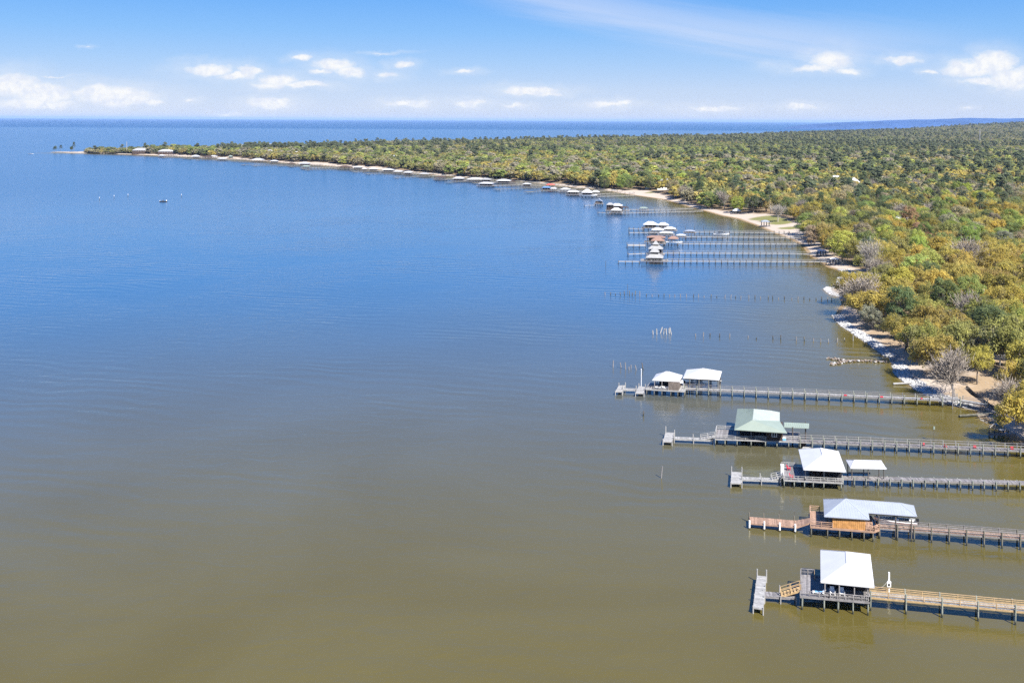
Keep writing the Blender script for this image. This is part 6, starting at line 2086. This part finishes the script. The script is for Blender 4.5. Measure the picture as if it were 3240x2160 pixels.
def riprap(line_px, lo, hi, per_m, size, pool, label, cat, limit, zoff=.0):
    pts = [V3(P(x, y, 0), 0) for x, y in line_px]
    o = thing('riprap', label, cat, pts[0])
    spots = []
    for a, b_ in zip(pts[:-1], pts[1:]):
        d, n = perp(a, b_)
        if float(sdist(np.array([((a + b_) / 2 + n).x]), np.array([((a + b_) / 2 + n).y]))[0]) < float(sdist(np.array([((a + b_) / 2 - n).x]), np.array([((a + b_) / 2 - n).y]))[0]): n = -n
        for _ in range(max(1, int((b_ - a).length * per_m))):
            u_, v_ = random.random(), random.uniform(lo, hi)
            q = a.lerp(b_, u_) + n * v_
            spots.append((q.x, q.y, size * random.uniform(.55, 1.35)))
    spots.sort(key=lambda s: (s[1] - s[2] * 60))
    m = MB()
    for i, (x, y, s) in enumerate(spots):
        z = max(gz(x, y), -.15) + s * random.uniform(.05, .35) + zoff
        me = random.choice(pool)
        if i < limit:
            r_ = link('rock', me, o)
            r_.location = Vector((x, y, z)) - Vector(o.location)
            r_.scale = (s * random.uniform(.8, 1.3), s, s * random.uniform(.7, 1.1)); r_.rotation_euler = (random.uniform(-.4, .4), random.uniform(-.4, .4), random.uniform(0, 6))
        else:
            M_ = Matrix.Translation((x, y, z)) @ Matrix.Rotation(random.uniform(0, 6), 4, 'Z') @ Matrix.Rotation(random.uniform(-.4, .4), 4, 'X') @ Matrix.Scale(s, 4)
            m.add([M_ @ v_.co for v_ in me.vertices], [tuple(p_.vertices) for p_ in me.polygons])
    if m.v: m.ob('rocks', pool[0].materials[0], o, kind='stuff')
    return o
riprap([(2638, 998), (2668, 1031), (2709, 1058), (2752, 1086), (2790, 1115), (2812, 1131)], -1.0, 2.8, 22, .40, ROCKS, 'grey white rock riprap rimming the wooded point', 'rock revetment', 160)
riprap([(2825, 1150), (2839, 1186), (2861, 1205), (2888, 1220), (2905, 1234), (2940, 1253), (2981, 1271), (3028, 1284), (3060, 1291)], -.6, 3.4, 24, .40, ROCKS, 'bright white rock riprap bank running up to the weathered pier', 'rock revetment', 200)
riprap([(2647, 907), (2616, 909), (2606, 916), (2627, 933), (2655, 940)], -.3, 2.4, 20, .38, ROCKS, 'short white rock spur below the concrete pad', 'rock spur', 120)
riprap([(2690, 873), (2655, 878), (2647, 907)], -.6, 1.6, 14, .4, ROCKS, 'rocks banked against the concrete pad wall', 'rock revetment', 60)
riprap([(2657, 855), (2682, 867), (2690, 873)], -.4, 4, 14, .42, ROCKS, 'rock bank between the concrete pad and the last shelter', 'rock revetment', 80)
# groin: a forked line of brown rock reaching into the bay
pts_g = [((2812, 1147), (2760, 1143)), ((2760, 1143), (2690, 1143)), ((2690, 1143), (2650, 1138)), ((2650, 1138), (2615, 1134)), ((2690, 1143), (2655, 1149)), ((2655, 1149), (2628, 1154))]
gr = thing('rock_groin', 'forked line of brown rocks reaching into the bay from the point', 'groin', V3(P(2812, 1147, 0), 0))
for (a, b_) in pts_g:
    a, b_ = P(*a, 0), P(*b_, 0)
    for _ in range(int((b_ - a).length * 6.5)):
        q = a.lerp(b_, random.random()) + Vector((random.gauss(0, .35), random.gauss(0, .5), 0))
        s = random.uniform(.22, .45)
        r_ = link('rock', random.choice(ROCKSD if random.random() < .75 else ROCKS), gr)
        r_.location = V3(q, random.uniform(.0, .35)) - Vector(gr.location)
        r_.scale = (s * 1.2, s, s); r_.rotation_euler = (random.uniform(-.4, .4), random.uniform(-.4, .4), random.uniform(0, 6))

# walled concrete pad on the point
q = [P(x, y, 1.3) for x, y in ((2665, 912), (2740, 905), (2762, 876), (2664, 876))]
o = thing('concrete_pad', 'pale walled concrete pad on the shore by the sycamore', 'concrete pad', V3(q[0], 0))
m = MB(); m.slab(q, 1.8); m.ob('slab', M_CONC, o)
m = MB(); m.beam(q[0] + Vector((0, 0, .25)), q[3] + Vector((0, 0, .25)), .35, .6); m.ob('wall', M_CONC, o)

# logs, pipe, footbridge, timber groin
def log(a, b_, r, mt, name, label, cat):
    m = MB(); m.cyl(a, b_, r, r * .8, 8)
    return tag(m.ob(name, mt), label, cat)
log(P(2826, 1214, .25), P(2884, 1211, .5), .3, M_GREYL, 'log', 'pale green grey log lying in the water at the white riprap', 'log')
log(P(3035, 1316, .3), P(3148, 1308, .5), .33, M_PILE, 'log', 'long brown log floating at the foot of the weathered pier', 'log')
log(P(3092, 1316, .6), P(3160, 1306, .8), .22, M_BARK, 'log', 'dark log lying across the long brown one near the cove', 'log')
g_ = thing('timber_groin', 'low timber groin with dark posts at the small sand cove', 'groin', P(3128, 1376, 0))
m = MB(); m.beam(P(3128, 1374, .5), P(3215, 1374, .7), .2, .5); m.ob('plank', M_GREY, g_)
for x in (3130, 3147, 3160, 3175, 3190): p = P(x, 1376, 0); post(g_, 'post', p.x, p.y, -1, 1.0, .16, M_BARN)
pts_ = [P(3060, 1212, 2.6), P(3080, 1230, 2.6), P(3110, 1248, 2.5), P(3140, 1268, 2.3), P(3160, 1274, 2.2)]
m = MB()
for a, b_ in zip(pts_[:-1], pts_[1:]):
    a, b_ = V3(a, gz(a.x, a.y) + .3), V3(b_, gz(b_.x, b_.y) + .3)
    m.cyl(a, b_ + (b_ - a).normalized() * .1, .38, .38, 10)
tag(m.ob('drain_pipe', M_BLACKP), 'thick black pipe lying down the sandy clearing to the pier', 'pipe')
a, b_ = P(3092, 1132, 3.8), P(3188, 1140, 3.8)
fbr = thing('footbridge', 'white railed footbridge at the top of the sandy clearing', 'footbridge', V3(a, 3))
d_, n_ = perp(a, b_)
ln_ = (b_ - a).length
m = MB(); m.slab([V3(a, 3.9), V3(b_, 3.9), V3(b_, 3.9) + n_ * 1.6, V3(a, 3.9) + n_ * 1.6], .2); m.ob('deck', M_GREYL, fbr)
for s in (0, 1.6): railing(fbr, a + n_ * s, b_ + n_ * s, 3.9, 1.0, 6, M_WPAINT, 3, .3)
for i in range(5):
    p = a.lerp(b_, i / 4); post(fbr, 'post', p.x, p.y, gz(p.x, p.y) - .3, 3.9, .15, M_WPAINT, True)
p = P(3105, 1310, 1.2)
stp = thing('shore_steps', 'short grey railed steps from the weathered pier down to the cove', 'steps', V3(p, 0))
stairs(stp, Z6(1985, 545, 1.2), Z6(2100, 590, .9), 1.5, 5, M_GREY, .9)
# driftwood in the cove
for i in range(9):
    a = P(3110 + 14 * i + random.uniform(-8, 8), 1328 + 8.5 * i + random.uniform(-8, 4), .9)
    a = V3(a, max(.1, gz(a.x, a.y)) + .12)
    b_ = a + Vector((random.uniform(-2.5, 2.5), random.uniform(-1.2, 1.2), random.uniform(0, .5)))
    m = MB(); m.cyl(a, b_, .14, .06, 6)
    for k in range(3):
        c = a.lerp(b_, random.uniform(.3, .9)); m.cyl(c, c + Vector((random.uniform(-.9, .9), random.uniform(-.7, .7), random.uniform(.1, .8))), .05, .02, 5)
    tag(m.ob('driftwood', random.choice([M_GREYL, M_PALEBARK, M_BARK])), f'branchy driftwood on the small sand cove, {ORD[i]} from the shore steps', 'driftwood', 'driftwood on the cove')
for i, (x, y) in enumerate(((3170, 1352), (3185, 1362), (3150, 1335))):
    p = P(x, y, .8)
    r_ = link('rock', ROCKS[i], None); r_.location = V3(p, max(0, gz(p.x, p.y)) + .2); r_.scale = (.9, .7, .35)
    tag(r_, ['flat pale slab of rock in the driftwood, nearest the photo edge', 'low flat rock below the driftwood on the cove', 'flat rock at the top of the cove beside the steps'][(1, 0, 2)[i]], 'rock')
